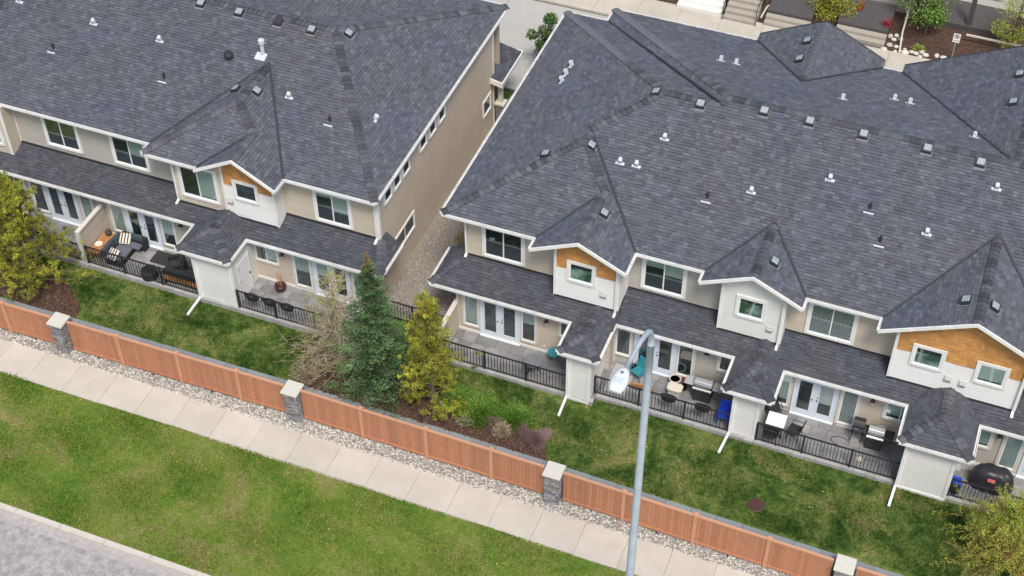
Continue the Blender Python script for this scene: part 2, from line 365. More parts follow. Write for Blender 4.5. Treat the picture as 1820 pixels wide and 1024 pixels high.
LR=[
 ('main',[(-28,-2.9),(-4.74,-2.9),(-9.6,4.0),(-28,4.0)],LF),
 ('side',[(-4.74,-2.9),(-4.74,11.6),(-9.6,4.0)],PX(Z0,-.511,-4.74)),
 ('back',[(-4.74,11.6),(-28,11.6),(-28,4.0),(-9.6,4.0)],PY(Z0,-.3268,11.6)),
 ('gable',[(-11.75,4.0),(-11.6,4.0),(-6.4,11.4),(-6.4,12.6),(-11.75,12.6)],PX(Z0,-.464,-6.4)),
 ('gable',[(-11.75,4.0),(-11.75,12.6),(-17.1,12.6),(-17.1,11.4),(-11.9,4.0)],PX(Z0,.464,-17.1)),
 ('side',[(-15.1,-3.55),(-11.75,-.86),(-11.75,1.82),(-15.1,-2.9)],PX(Z0,.507,-15.1)),
 ('side',[(-15.1,-3.55),(-12.5,-3.55),(-10.64,-1.89),(-11.75,-.86)],PY(Z0,.632,-3.55)),
 ('gable',[(-10.64,-3.75),(-8.85,-3.75),(-8.85,-2.9),(-10.64,.02),(-10.64,-1.89)],RGL),
 ('gable',[(-10.64,-1.89),(-10.64,.02),(-11.75,1.82),(-11.75,-.86)],RGL),
 ('gable',[(-12.5,-3.75),(-10.64,-3.75),(-10.64,-1.89),(-12.5,-3.55)],PX(Z0,.565,-12.5)),
 ('gable',[(-22.95,-3.6),(-22.95,-2.9),(-26.2,1.9),(-26.2,-3.6)],PX(Z0,-.53,-22.95)),
 ('low',[(-28,-3.95),(-4.2,-3.95),(-4.86,-2.42),(-28,-2.42)],PY(2.9,LS,-3.95)),
 ('low',[(-4.2,-3.95),(-4.2,-1.93),(-4.86,-1.93),(-4.86,-2.42)],PX(2.9,-.772,-4.2)),
]+shed(-12.87,-10.45,-5.55,-3.1)
LRALL=LR
RRALL=RR+RL+RS
def inside(p,poly):
    s=0
    for i in range(len(poly)):
        (x1,y1),(x2,y2)=poly[i],poly[(i+1)%len(poly)]
        c=(x2-x1)*(p[1]-y1)-(y2-y1)*(p[0]-x1)
        if abs(c)<1e-9: continue
        if s==0: s=1 if c>0 else -1
        elif s*c<0: return False
    return True
# ================================================================ roofs
def hgt(x,y,L):
    z=None
    for _,poly,(a,b,c) in L:
        if inside((x,y),poly):
            q=a*x+b*y+c
            z=q if z is None or q>z else z
    return z
def zof(pl,x,y): return pl[0]*x+pl[1]*y+pl[2]
def roofing(house,faces,name_roof='roof',xlim=(-26,24),nsingle=300):
    root=rootloc(house)
    deck=MB()
    for kind,poly,pl in faces:
        if area(poly)<0: poly=poly[::-1]
        deck.prism([(x,y,zof(pl,x,y)-.02) for x,y in poly],(0,0,-.14))
    roof=deck.build(name_roof,'deck',house)
    tabs=[]
    bbs=[(min(p[0] for p in po),max(p[0] for p in po),min(p[1] for p in po),max(p[1] for p in po)) for _,po,_ in faces]
    for fi,(kind,poly,pl) in enumerate(faces):
        a,b,c=pl; g=math.hypot(a,b); ux,uy=-b/g,a/g; vx,vy=a/g,b/g      # u: along the eave, v: uphill (plan)
        cs=1/math.sqrt(1+g*g)
        if area(poly)<0: poly=poly[::-1]
        P2=[(x*ux+y*uy,x*vx+y*vy) for x,y in poly]
        if area(P2)<0: P2=P2[::-1]
        vmin=min(p[1] for p in P2); vmax=max(p[1] for p in P2); e=.146*cs
        others=[j for j in range(len(faces)) if j!=fi and (faces[j][0] in ('low','shed'))==(kind in ('low','shed')) and bbs[j][0]<bbs[fi][1] and bbs[j][1]>bbs[fi][0] and bbs[j][2]<bbs[fi][3] and bbs[j][3]>bbs[fi][2]]
        r=random.Random(int(abs(a*1e4)+abs(b*1e5))+fi)
        v0=math.floor(vmin/e)*e; k=0
        while v0<vmax:
            strip=clip(clip(P2,0,1,v0+e),0,-1,-v0)
            if len(strip)>=3:
                u0=min(p[0] for p in strip); u1=max(p[0] for p in strip)
                u=u0-r.random()*.3
                while u<u1:
                    wdt=r.choice((.14,.17,.21,.24,.28))
                    q=clip(clip(strip,1,0,u+wdt-.004),-1,0,-u)
                    u+=wdt
                    if len(q)<3: continue
                    A=area(q)
                    if A<.0012: continue
                    cu=sum(p[0] for p in q)/len(q); cv=sum(p[1] for p in q)/len(q)
                    X=cu*ux+cv*vx; Y=cu*uy+cv*vy
                    if not (xlim[0]<X<xlim[1]): continue
                    Z=a*X+b*Y+c; hid=False
                    for j in others:
                        bb=bbs[j]
                        if bb[0]<=X<=bb[1] and bb[2]<=Y<=bb[3] and zof(faces[j][2],X,Y)>Z+.03 and inside((X,Y),faces[j][1]): hid=True;break
                    if hid: continue
                    th=r.choice((.012,.014,.018,.026,.030))
                    tone=r.choice((.80,.88,.93,.97,1.0,1.0,1.04,1.08,1.16,1.32,.76))*(1 if th<.02 else 1.05)
                    top=[]
                    for (pu,pv) in q:
                        x=pu*ux+pv*vx; y=pu*uy+pv*vy
                        lift=th*(1-(pv-v0)/e)+.003
                        top.append((x,y,a*x+b*y+c+lift))
                    D=(Vector((X,Y,Z))-CAMP).length
                    tabs.append((D,A,top,[abs(p[1]-v0)<1e-6 for p in q],tone,th,kind in ('low','shed')))
            v0+=e;k+=1
    tabs.sort(key=lambda t:t[0]-(t[1]>.03)*1.0)
    singles=[t for t in tabs if t[1]>.026][:nsingle]; sid=set(id(t) for t in singles)
    def add(mb,t):
        _,_,top,low,tone,th,_k=t
        mb.poly(top,tone); n=len(top)
        for i in range(n):
            j=(i+1)%n
            if low[i] and low[j]:
                p,q=top[i],top[j]; mb.poly([(p[0],p[1],p[2]-th-.012),(q[0],q[1],q[2]-th-.012),q,p],tone*.4)  # butt edge darkened: raw asphalt edge plus a painted course shadow line
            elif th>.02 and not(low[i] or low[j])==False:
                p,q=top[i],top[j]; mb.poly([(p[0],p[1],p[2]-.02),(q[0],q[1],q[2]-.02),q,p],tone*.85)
    bigs={False:MB(),True:MB()}
    for t in tabs:
        if id(t) in sid:
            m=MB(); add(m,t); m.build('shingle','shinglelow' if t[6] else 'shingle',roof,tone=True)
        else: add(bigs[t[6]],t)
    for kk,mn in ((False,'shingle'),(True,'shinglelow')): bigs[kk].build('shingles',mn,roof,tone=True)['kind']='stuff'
    # ---- ridges and valleys from the face edges
    caps=[];vals=[]
    def tk(p,q,r_): return abs((q[0]-p[0])*(r_[1]-p[1])-(q[1]-p[1])*(r_[0]-p[0]))/max(1e-6,math.hypot(q[0]-p[0],q[1]-p[1]))
    for i,(_,pi,pli) in enumerate(faces):
        for e in range(len(pi)):
            p,q=pi[e],pi[(e+1)%len(pi)]; Ln=math.hypot(q[0]-p[0],q[1]-p[1])
            if Ln<.25: continue
            d=((q[0]-p[0])/Ln,(q[1]-p[1])/Ln)
            for j,(_,pj,plj) in enumerate(faces):
                if j==i or (abs(pli[0]-plj[0])<.02 and abs(pli[1]-plj[1])<.02): continue
                done=False
                for e2 in range(len(pj)):
                    p2,q2=pj[e2],pj[(e2+1)%len(pj)]
                    if tk(p,q,p2)<.09 and tk(p,q,q2)<.09:
                        t2=[(p2[0]-p[0])*d[0]+(p2[1]-p[1])*d[1],(q2[0]-p[0])*d[0]+(q2[1]-p[1])*d[1]]
                        lo,hi=max(0,min(t2)),min(Ln,max(t2))
                        if hi-lo>.25:
                            done=True
                            if i<j:
                                A=(p[0]+d[0]*lo,p[1]+d[1]*lo);B=(p[0]+d[0]*hi,p[1]+d[1]*hi)
                                cx=sum(v[0] for v in pj)/len(pj);cy=sum(v[1] for v in pj)/len(pj)
                                if zof(pli,cx,cy)>zof(plj,cx,cy): caps.append((A,B,pli,plj))
                                else: vals.append((A,B,pli,plj))
                if not done:
                    for f0,f1 in ((0,1),):
                        mx,my=(p[0]+q[0])/2,(p[1]+q[1])/2
                        gx=sum(v[0] for v in pi)/len(pi); gy=sum(v[1] for v in pi)/len(pi)
                        if inside((mx,my),pj) and abs(zof(pli,mx,my)-zof(plj,mx,my))<.05 and zof(pli,gx,gy)>zof(plj,gx,gy):
                            vals.append((p,q,pli,plj))
    ncap=0; capl=[]
    for A,B,pa,pb in caps:
        za=min(zof(pa,*A),zof(pb,*A)); zb=min(zof(pa,*B),zof(pb,*B))
        if zb<za: A,B,za,zb=B,A,zb,za
        L3=Vector((B[0]-A[0],B[1]-A[1],zb-za)); ln=L3.length
        if ln<.3: continue
        d=L3/ln; hx,hy=Vector((d.x,d.y)).normalized(); ex=Vector((-hy,hx,0))
        def side(s):
            v=ex*s*.185; z=min(pa[0]*v.x+pa[1]*v.y,pb[0]*v.x+pb[1]*v.y); return Vector((v.x,v.y,z))
        sl,sr=side(1),side(-1)
        me=MB()
        l0,l1=Vector((0,0,.085)),d*.31+Vector((0,0,.022))
        P=[l0+sl,l0,l0+sr,l1+sr,l1,l1+sl]
        me.poly([P[0],P[1],P[4],P[5]]); me.poly([P[1],P[2],P[3],P[4]])
        lo=Vector((0,0,-.045))
        me.poly([P[0]+lo,P[1]+lo,P[1],P[0]]); me.poly([P[1]+lo,P[2]+lo,P[2],P[1]])
        me.poly([P[0]+lo,P[0],P[5],P[5]+lo]); me.poly([P[2],P[2]+lo,P[3]+lo,P[3]])
        meshes=[me.mesh('ridge_cap',MT['cap']),me.mesh('ridge_cap',MT['capdark'])]
        n=int(ln/.235)
        for i in range(n):
            c=Vector((A[0],A[1],za))+d*(i*.235)
            if not(xlim[0]<c.x<xlim[1]): continue
            h=hgt(c.x,c.y,faces)
            if h is not None and h>c.z+.12: continue
            ncap+=1; capl.append((( c-CAMP).length,meshes[1 if random.random()<.36 else 0],c))
    capl.sort(key=lambda q:q[0])
    for _,me_,c in capl[:300]: newobj('ridge_cap',me_,roof,c-root)
    if capl[300:]:
        V=[];F=[];Tn=[]
        for _,me_,c in capl[300:]:
            b=len(V); V+=[tuple(v.co+c-root) for v in me_.vertices]; F+=[tuple(b+i for i in p.vertices) for p in me_.polygons]; Tn+=[random.uniform(.5,1.2)]*len(me_.polygons)
        mm=bpy.data.meshes.new('ridge_caps'); mm.from_pydata(V,[],F); mm.materials.append(MT['cap']); mm.update(); o=newobj('ridge_caps',mm,roof); o['kind']='stuff'
    for A,B,pa,pb in vals:
        vm=MB()
        za=max(zof(pa,*A),zof(pb,*A))+.035; zb=max(zof(pa,*B),zof(pb,*B))+.035
        d=Vector((B[0]-A[0],B[1]-A[1],0)).normalized(); ex=Vector((-d.y,d.x,0))*.055
        a,b=Vector((A[0],A[1],za)),Vector((B[0],B[1],zb)); u=Vector((0,0,.018))
        vm.poly([a-ex+u,a,b,b-ex+u]); vm.poly([a,a+ex+u,b+ex+u,b]); vm.build('valley_flashing','flash',house)
    print('roof',name_roof,'tabs',len(tabs),'caps',ncap,'valleys',len(vals))
    return roof
def gutter(house,pts,out,w=.105,h=.115,open_=True):
    """U-shaped gutter along each horizontal segment; out = outward plan vector; pts on the roof edge"""
    for (p,q) in zip(pts[:-1],pts[1:]):
        m=MB(); p=Vector(p);q=Vector(q);o=Vector((out[0],out[1],0))
        d=(q-p).normalized()
        f=p-d*.0; g=q+d*.0
        def strip(o0,o1,z0,z1): m.prism([f+o*o0+Vector((0,0,z0)),g+o*o0+Vector((0,0,z0)),g+o*o1+Vector((0,0,z0)),f+o*o1+Vector((0,0,z0))],(0,0,z1-z0))
        strip(.0,.022,-.20,-.012); strip(w-.022,w,-h,.0); strip(.022,w-.022,-h,-h+.02)
        n=int((q-p).length/1.1)
        for i in range(n):
            c=f+(g-f)*((i+.5)/n); m.obox(c+o*(w*.5)+Vector((0,0,-.012)),d*.02,o*(w*.42),Vector((0,0,.006)))
        for e,sg in ((f,1),(g,-1)): m.obox(e+o*(w*.5)+d*sg*.008+Vector((0,0,-h/2-.003)),d*.0075,o*(w*.478),Vector((0,0,h/2-.006)))
        m.build('gutter','gutter',house)
def rake(house,a,b,out,mat='white'):
    a=Vector(a);b=Vector(b);o=Vector((out[0],out[1],0)); m=MB()
    up=Vector((0,0,.035))
    m.prism([a+up-o*.015,b+up-o*.015,b+up+o*.045,a+up+o*.045],(0,0,-.155)); m.build('rake_board',mat,house)
def ridge_z(x,y,L): return hgt(x,y,L)
# ================================================================ walls, windows, doors
class Wall:
    """vertical wall: o origin in plan, u unit direction, n outward normal, poly in (s,z)"""
    def __init__(s,house,o,u,n,poly,mat,thick=.16,expo=.155,name='wall',boards=True,z0=None):
        s.o=Vector((o[0],o[1],0)); s.u=Vector((u[0],u[1],0)); s.n=Vector((n[0],n[1],0)); s.house=house
        m=MB(); m.prism([s.P(a,b,0) for a,b in poly],-s.n*thick); s.obj=m.build(name,mat,house)
        if boards:
            off=rootloc(house); zmin=min(p[1] for p in poly) if z0 is None else z0; zmax=max(p[1] for p in poly)
            z=zmin
            while z<zmax-.02:
                q=clip(clip(poly,0,1,z+expo),0,-1,-z)
                if len(q)>=3 and abs(area(q))>.01:
                    if area(q)<0: q=q[::-1]
                    b=MB(); n_=len(q)
                    outp=[s.P(a,c,.020-.013*(c-z)/expo) for a,c in q]; inp=[s.P(a,c,.001) for a,c in q]
                    b.v=[tuple(v) for v in outp+inp]; b.f=[tuple(range(n_))]; b.t=[1]
                    for i in range(n_):
                        j=(i+1)%n_; b.f.append((j,i,n_+i,n_+j)); b.t.append(1)
                    b.build('siding_board',mat,s.obj)
                z+=expo
    def P(s,a,z,d): return s.o+s.u*a+s.n*d+Vector((0,0,z))
    def bx(s,m,a0,a1,z0,z1,d0,d1):
        c=s.P((a0+a1)/2,(z0+z1)/2,(d0+d1)/2); m.obox(c,s.u*((a1-a0)/2),s.n*((d1-d0)/2),Vector((0,0,(z1-z0)/2))); return m
    def trim(s,a0,a1,z0,z1,mat='cream',d=.045,name='corner_trim'):
        s.bx(MB(),a0,a1,z0,z1,.0,d).build(name,mat,s.house)
    def window(s,a0,a1,z0,z1,split='v',blind=None,cas='cream',cw=.12,frac=1.0,label=None):
        """a0..z1: glass opening; casing outside of it"""
        f=.05; A0,A1,Z0,Z1=a0-f,a1+f,z0-f,z1+f
        m=MB(); d=.065
        s.bx(m,A0-cw,A0,Z0-cw,Z1+cw,.0,d); s.bx(m,A1,A1+cw,Z0-cw,Z1+cw,.0,d)
        s.bx(m,A0,A1,Z1,Z1+cw,.0,d-.003); s.bx(m,A0,A1,Z0-cw,Z0,.0,d+.02)
        w=m.build('window',cas,s.house,label)
        m=MB(); s.bx(m,A0,a0,Z0,Z1,.0,.05); s.bx(m,a1,A1,Z0,Z1,.0,.05); s.bx(m,a0,a1,z1,Z1,.0,.047); s.bx(m,a0,a1,Z0,z0,.0,.047)
        if split=='v': c=(a0+a1)/2; s.bx(m,c-.025,c+.025,z0,z1,.005,.052)
        m.build('frame','vinyl',w)
        s.bx(MB(),a0,a1,z0,z1,.020,.0225).build('room_backing','room',w)
        if split=='v': rs=[(a0,(a0+a1)/2-.025),((a0+a1)/2+.025,a1)]
        else: rs=[(a0,a1)]
        for i,(b0,b1) in enumerate(rs):
            s.bx(MB(),b0,b1,z0,z1,.040,.0425).build('pane','pane',w)
        if blind:
            for i,(b0,b1) in enumerate(rs):
                k=blind[i%len(blind)]
                if k is None: continue
                kind,fr=k
                zb=z1-(z1-z0)*fr
                if kind=='slat':
                    m=MB(); z=z1-.02
                    while z>zb: s.bx(m,b0+.01,b1-.01,z-.03,z,.025,.030); z-=.075
                    m.build('blind','slat',w)
                elif kind=='curtain':
                    s.bx(MB(),b0,b1,z0,z0+(z1-z0)*fr,.025,.028).build('curtain','curtain',w)
                else: s.bx(MB(),b0+.01,b1-.01,zb,z1,.025,.029).build('blind','blind',w)
        return w
    def french(s,a0,a1,z0,z1,blinds=(None,None)):
        """pair of glazed doors with one frame"""
        m=MB(); fw=.06
        s.bx(m,a0-fw,a0,z0-.05,z1+fw,.0,.07); s.bx(m,a1,a1+fw,z0-.05,z1+fw,.0,.07); s.bx(m,a0,a1,z1,z1+fw,.0,.067); s.bx(m,a0-fw,a1+fw,z0-.11,z0-.051,.0,.13)
        fr=m.build('door_frame','doorpaint',s.house)
        mid=(a0+a1)/2
        for i,(b0,b1) in enumerate(((a0,mid-.02),(mid+.02,a1))):
            g0,g1=b0+.15,b1-.15; h0,h1=z0+.24,z1-.13
            m=MB(); s.bx(m,b0,g0,z0,z1,.0,.052); s.bx(m,g1,b1,z0,z1,.0,.052); s.bx(m,g0,g1,z0,h0,.0,.052); s.bx(m,g0,g1,h1,z1,.0,.052)
            dr=m.build('door','doorpaint',s.house)
            s.bx(MB(),g0,g1,h0,h1,.021,.024).build('room_backing','room',dr)
            s.bx(MB(),g0,g1,h0,h1,.040,.043).build('pane','pane',dr)
            mm=MB(); s.bx(mm,g0-.03,g1+.03,h0-.03,h0,.050,.060); s.bx(mm,g0-.03,g1+.03,h1,h1+.03,.050,.060); s.bx(mm,g0-.03,g0,h0,h1,.050,.060); s.bx(mm,g1,g1+.03,h0,h1,.050,.060); mm.build('glazing_bead','doorpaint',dr)
            if blinds[i]: s.bx(MB(),g0+.01,g1-.01,h1-(h1-h0)*blinds[i],h1,.028,.032).build('blind','slat',dr)
            if i==1:
                c=s.P(b0+.075,z0+.98,.075); k=MB().lathe((c.x,c.y,c.z-.03),[(.0,0),(.03,.01),(.035,.03),(.03,.05),(.0,.06)],8); c2=s.P(b0+.075,z0+1.14,.055); k.lathe((c2.x,c2.y,c2.z-.025),[(.0,0),(.026,.005),(.026,.045),(.0,.05)],8); k.build('handle','brass',dr,smooth=True)
            else:
                c=s.P(b1-.075,z0+.98,.075); k=MB().lathe((c.x,c.y,c.z-.03),[(.0,0),(.03,.01),(.035,.03),(.03,.05),(.0,.06)],8); k.build('handle','brass',dr,smooth=True)
        s.bx(MB(),mid-.02,mid+.02,z0,z1,.0,.05).build('door_astragal','doorpaint',s.house)
    def lamp(s,a,z):
        m=MB(); s.bx(m,a-.06,a+.06,z-.08,z+.1,.02,.05); c=s.P(a,z,.13); m.tube([s.P(a,z+.12,.04),s.P(a,z+.17,.13),s.P(a,z+.13,.15)],.012,5); m.lathe((c.x,c.y,z+.06),[(.10,0),(.03,.08),(.0,.1)],8)
        l=m.build('wall_lamp','brass',s.house); MB().lathe((c.x,c.y,z-.10),[(.035,0),(.06,.03),(.07,.155)],8).build('lamp_glass','ivory',l)
    def vent(s,a,z):
        m=MB(); s.bx(m,a-.14,a+.14,z-.16,z+.17,.0,.035)
        v=m.build('wall_vent','ivory',s.house)
        mm=MB(); mm.prism([s.P(a-.12,z+.15,.035),s.P(a-.12,z+.03,.12),s.P(a-.12,z-.02,.12),s.P(a-.12,z-.02,.035)],s.u*.24); mm.build('vent_hood','ventplate2',v)
        for k in range(4): s.bx(MB(),a-.105,a+.105,z-.14+k*.03,z-.122+k*.03,.035,.055).build('louvre','ventgrey',v)
def flashing(wall,a0,a1,zb,name='wall_flashing'):
    wall.bx(MB(),a0,a1,zb-.10,zb+.085,.0,.05).build(name,'ventdark',wall.house)
def downspout(house,top,base,kick,mat='gutter'):
    m=MB(); t=Vector(top);b=Vector(base);k=Vector(kick)
    m.obox((t+b)/2,(.04,0,0),(0,.05,0),(0,0,(t.z-b.z)/2)); m.build('downspout',mat,house)
    if kick is not None:
        d=(k-b); L=d.length; d.normalize(); sx=Vector((d.y,-d.x,0)).normalized(); up=d.cross(sx)
        MB().obox((b+k)/2+Vector((0,0,.03)),sx*.05,up*.04,d*(L/2)).build('downspout_outlet',mat,house)
def shakes(wall,poly,holes,mat='cedar'):
    """cedar shakes in (s,z) polygon minus rectangular holes"""
    MB().prism([wall.P(a_,b_,.0212) for a_,b_ in poly],wall.n*-.02).build('shake_backing',mat,wall.obj)
    ex=.19; z=min(p[1] for p in poly); zmax=max(p[1] for p in poly)
    while z<zmax:
        row=clip(clip(poly,0,1,z+ex),0,-1,-z)
        if len(row)>=3:
            a=min(p[0] for p in row)-random.random()*.15; a1=max(p[0] for p in row)
            while a<a1:
                w=random.choice((.16,.22,.28,.34)); q=clip(clip(row,1,0,a+w-.008),-1,0,-a); a+=w
                if len(q)<3 or abs(area(q))<.0006: continue
                cx=sum(p[0] for p in q)/len(q); cz=sum(p[1] for p in q)/len(q)
                cut=False
                for h in holes:
                    if h[0]<cx<h[1] and h[2]<cz<h[3]: cut=True
                if cut: continue
                if area(q)<0: q=q[::-1]
                t=random.uniform(.028,.042); n=len(q); b=MB()
                b.v=[tuple(wall.P(x,y,t-.015*(y-z)/ex)) for x,y in q]+[tuple(wall.P(x,y,.02)) for x,y in q]; b.f=[tuple(range(n))]
                for i in range(n): j=(i+1)%n; b.f.append((j,i,n+i,n+j))
                b.build('cedar_shake',mat,wall.obj)
        z+=ex
# ================================================================ ground
def grid(name,x0,x1,y0,y1,st,zf,mat,kind='structure'):
    nx=max(1,int((x1-x0)/st)); ny=max(1,int((y1-y0)/st)); xs=np.linspace(x0,x1,nx+1); ys=np.linspace(y0,y1,ny+1)
    X,Y=np.meshgrid(xs,ys); Z=zf(X,Y); V=np.stack([X.ravel(),Y.ravel(),Z.ravel()],1)
    i=np.arange(nx); j=np.arange(ny); I,J=np.meshgrid(i,j); a=(J*(nx+1)+I).ravel(); F=np.stack([a,a+1,a+nx+2,a+nx+1],1)
    o=numesh(name,V,F,np.ones(len(F)),mat); o['kind']=kind
    me=o.data; me.polygons.foreach_set('use_smooth',[True]*len(me.polygons)); return o
def wob(X,Y,s=1): return .03*np.sin(X*.9+1.3*np.sin(Y*.7))*np.cos(Y*1.1+.5)+.02*np.sin(X*2.3+Y*1.7)
def lawnz(X,Y): return np.where(X<-5,-.06,np.where(X>-3,0,-.06+(X+5)/2*.06))+wob(X,Y)*.6-.03
grid('ground',-300,300,-300,-8.7,20,lambda X,Y:X*0-1.65,'verge')
grid('terrain',-300,300,13.0,320,20,lambda X,Y:X*0-.09,'lawn')
lawn=grid('lawn',-40,40,-8.62,13.0,.5,lawnz,'lawn')
verge=grid('verge',-40,40,-17.0,-11.23,.5,lambda X,Y:-1.27+wob(X,Y)*.7,'verge')
def fy(x):   # line of the boundary fence
    xs=[-30,-16.93,-6.0,5.25,16.55,30]; ys=[-9.35,-9.09,-8.93,-9.0,-9.2,-9.4]
    return float(np.interp(x,xs,ys))
pb=grid('gravel_strip',-40,40,-9.75,-8.7,1.0,lambda X,Y:X*0-1.262,'pebblebed')
# sidewalk in slabs
sw=tag(MB().box(-40,-11.22,-1.45,40,-9.56,-1.30).build('sidewalk','concrete'),kind='structure')
scatter_chips=lambda: scatter_stones('bark_chips',1500,(-21.6,-16.4),(-8.4,-6.2),-.02,.02,.05,'mulchbit',.3,mask=pin(bed2),tones=(.4,1.9))
x=5.1-1.742*20; i=0
slabmesh={}
while x<36:
    yo=fy(x)+9.0
    if -24<x<26:
        m=MB(); m.box(.006,-.82,-.05,1.736,.82,.055); 
        me=slabmesh.setdefault('m',m.mesh('slab',MT['concrete']))
        o=newobj('slab',me,sw,(x,-10.38+yo*.6,-1.29+random.uniform(-.003,.003)))
    x+=1.742
grid('road',-60,60,-60,-17.5,10,lambda X,Y:X*0-1.42,'asphalt')
rg=grid('road_gutter',-60,60,-17.62,-17.2,10,lambda X,Y:X*0-1.41,'gutterpan')
kb=tag(MB().box(-40,-17.22,-1.6,40,-17.0,-1.33).build('kerb','kerb'),kind='structure')
x=-20.
kme=MB().box(0.01,-.115,-.06,1.99,.115,.06).mesh('kerb_stone',MT['kerb'])
while x<14:
    newobj('kerb_stone',kme,kb,(x,-17.11,-1.29)); x+=2.0
def scatter_stones(name,n,xr,yr,z,r0,r1,mat,flat=.6,kind='stuff',mask=None,tones=(.45,1.5)):
    phi=(1+5**.5)/2; ic=np.array([(-1,phi,0),(1,phi,0),(-1,-phi,0),(1,-phi,0),(0,-1,phi),(0,1,phi),(0,-1,-phi),(0,1,-phi),(phi,0,-1),(phi,0,1),(-phi,0,-1),(-phi,0,1)])/1.9
    fc=np.array([(0,11,5),(0,5,1),(0,1,7),(0,7,10),(0,10,11),(1,5,9),(5,11,4),(11,10,2),(10,7,6),(7,1,8),(3,9,4),(3,4,2),(3,2,6),(3,6,8),(3,8,9),(4,9,5),(2,4,11),(6,2,10),(8,6,7),(9,8,1)])
    X=RNG.uniform(*xr,n); Y=RNG.uniform(*yr,n)
    if mask is not None:
        k=mask(X,Y); X=X[k];Y=Y[k]; n=len(X)
    R=RNG.uniform(r0,r1,n); sc=np.stack([R*RNG.uniform(.8,1.4,n),R*RNG.uniform(.7,1.1,n),R*flat*RNG.uniform(.7,1.2,n)],1)
    th=RNG.uniform(0,6.28,n); P=ic[None]*(1+RNG.uniform(-.18,.18,(n,12,1)))*sc[:,None,:]
    c,s=np.cos(th)[:,None],np.sin(th)[:,None]; x=P[...,0]*c-P[...,1]*s; y=P[...,0]*s+P[...,1]*c
    V=np.stack([x+X[:,None],y+Y[:,None],P[...,2]+z+R[:,None]*.2],2).reshape(-1,3)
    F=(fc[None]+12*np.arange(n)[:,None,None]).reshape(-1,3); tone=np.repeat(RNG.uniform(*tones,n),20)
    o=numesh(name,V,F,tone,mat); o['kind']=kind; return o
scatter_stones('river_pebbles',15000,(-22,24),(-9.66,-8.85),-1.25,.022,.05,'pebble')
gap=grid('gravel_bed',-4.95,-1.2,-3.4,12.5,1.0,lambda X,Y:X*0-.02,'gravelbed')
gap.location.z=.0
scatter_stones('gravel',9500,(-4.85,-1.25),(-3.4,9.0),-.01,.016,.036,'gravel')
mb=grid('mulch_bed',-40,-33,0,1,1.0,lambda X,Y:X*0-.5,'mulch'); bpy.data.objects.remove(mb)
def blob(name,pts,z,mat,kind='structure'):
    m=MB(); m.poly([(x,y,z) for x,y in pts]); o=m.build(name,mat); o['kind']=kind; return o
def noisy(pts,k=4,a=.12):
    out=[]
    for i in range(len(pts)):
        p,q=pts[i],pts[(i+1)%len(pts)]
        for j in range(k):
            t=j/k; out.append((p[0]+(q[0]-p[0])*t+random.uniform(-a,a),p[1]+(q[1]-p[1])*t+random.uniform(-a,a)))
    return out
bed1=noisy([(-6.2,-8.34),(-6.2,-7.6),(-4.5,-7.0),(-2.5,-6.7),(-.6,-7.1),(1.0,-7.25),(2.4,-7.4),(3.6,-7.3),(4.4,-7.6),(4.6,-8.34)],5,.07)
blob('mulch_bed',bed1,.012,'mulch')
bed2=noisy([(-21.5,-8.4),(-21.5,-6.9),(-20,-6.3),(-18.3,-6.6),(-17.2,-7.4),(-16.6,-8.4)],5,.08)
blob('mulch_bed',bed2,-.028,'mulch')
def pin(poly):
    P=np.array(poly)
    def f(X,Y):
        r=np.zeros(len(X),bool); n=len(P)
        for i in range(n):
            x1,y1=P[i];x2,y2=P[(i+1)%n]; c=((y1>Y)!=(y2>Y)); t=(x2-x1)*(Y-y1)/(y2-y1+1e-12)+x1; r^=c&(X<t)
        return r
    return f
scatter_stones('bark_chips',2600,(-6.3,4.8),(-8.35,-6.6),.015,.02,.05,'mulchbit',.3,mask=pin(bed1),tones=(.4,1.9))
scatter_chips()
# blades of grass, denser towards the camera: one uncountable mass each
def grass(name,n,xr,yr,zf,h0,h1,mat,mask=None):
    X=RNG.uniform(*xr,n);Y=RNG.uniform(*yr,n)
    if mask is not None: k=mask(X,Y); X=X[k];Y=Y[k];n=len(X)
    Z=zf(X,Y)-.005; h=RNG.uniform(h0,h1,n)*(1+.5*np.sin(X*1.1+Y*.6)*np.cos(Y*1.9)); th=RNG.uniform(0,6.28,n); w=RNG.uniform(.012,.036,n)
    dx,dy=np.cos(th),np.sin(th); lx,ly=RNG.normal(0,.035,n),RNG.normal(0,.035,n)
    V=np.stack([np.stack([X-dx*w,Y-dy*w,Z],1),np.stack([X+dx*w,Y+dy*w,Z],1),np.stack([X+lx,Y+ly,Z+h],1)],1).reshape(-1,3)
    F=np.arange(3*n).reshape(-1,3)
    o=numesh(name,V,F,RNG.uniform(.5,1.6,n),mat); o['kind']='stuff'; return o
outbed=lambda X,Y: ~(pin(bed1)(X,Y)|pin(bed2)(X,Y))
grass('lawn_blades',190000,(-22,24),(-8.33,-4.6),lawnz,.03,.085,'lawn',lambda X,Y: outbed(X,Y)&(Y<np.where(X<-4.9,-5.55,np.where(X<-1.2,-3.6,np.where(X<5.4,-5.05,-4.62)))))
grass('verge_blades',240000,(-22,15),(-16.95,-11.2),lambda X,Y:-1.27+wob(X,Y)*.7,.025,.06,'verge')
def dots(name,n,xr,yr,z,r,mat):
    X=RNG.uniform(*xr,n);Y=RNG.uniform(*yr,n); V=[];F=[]
    for k in range(n):
        b=len(V)
        for a in range(6): V.append((X[k]+r*math.cos(a*1.047),Y[k]+r*math.sin(a*1.047),z+random.uniform(0,.015)))
        V.append((X[k],Y[k],z+r*.8)); F+=[(b+a,b+(a+1)%6,b+6) for a in range(6)]
    o=numesh(name,np.array(V),np.array(F),None,mat); o['kind']='stuff'
dots('dandelion_heads',16,(-20,9),(-16.6,-11.3),-1.20,.024,'dandelion')
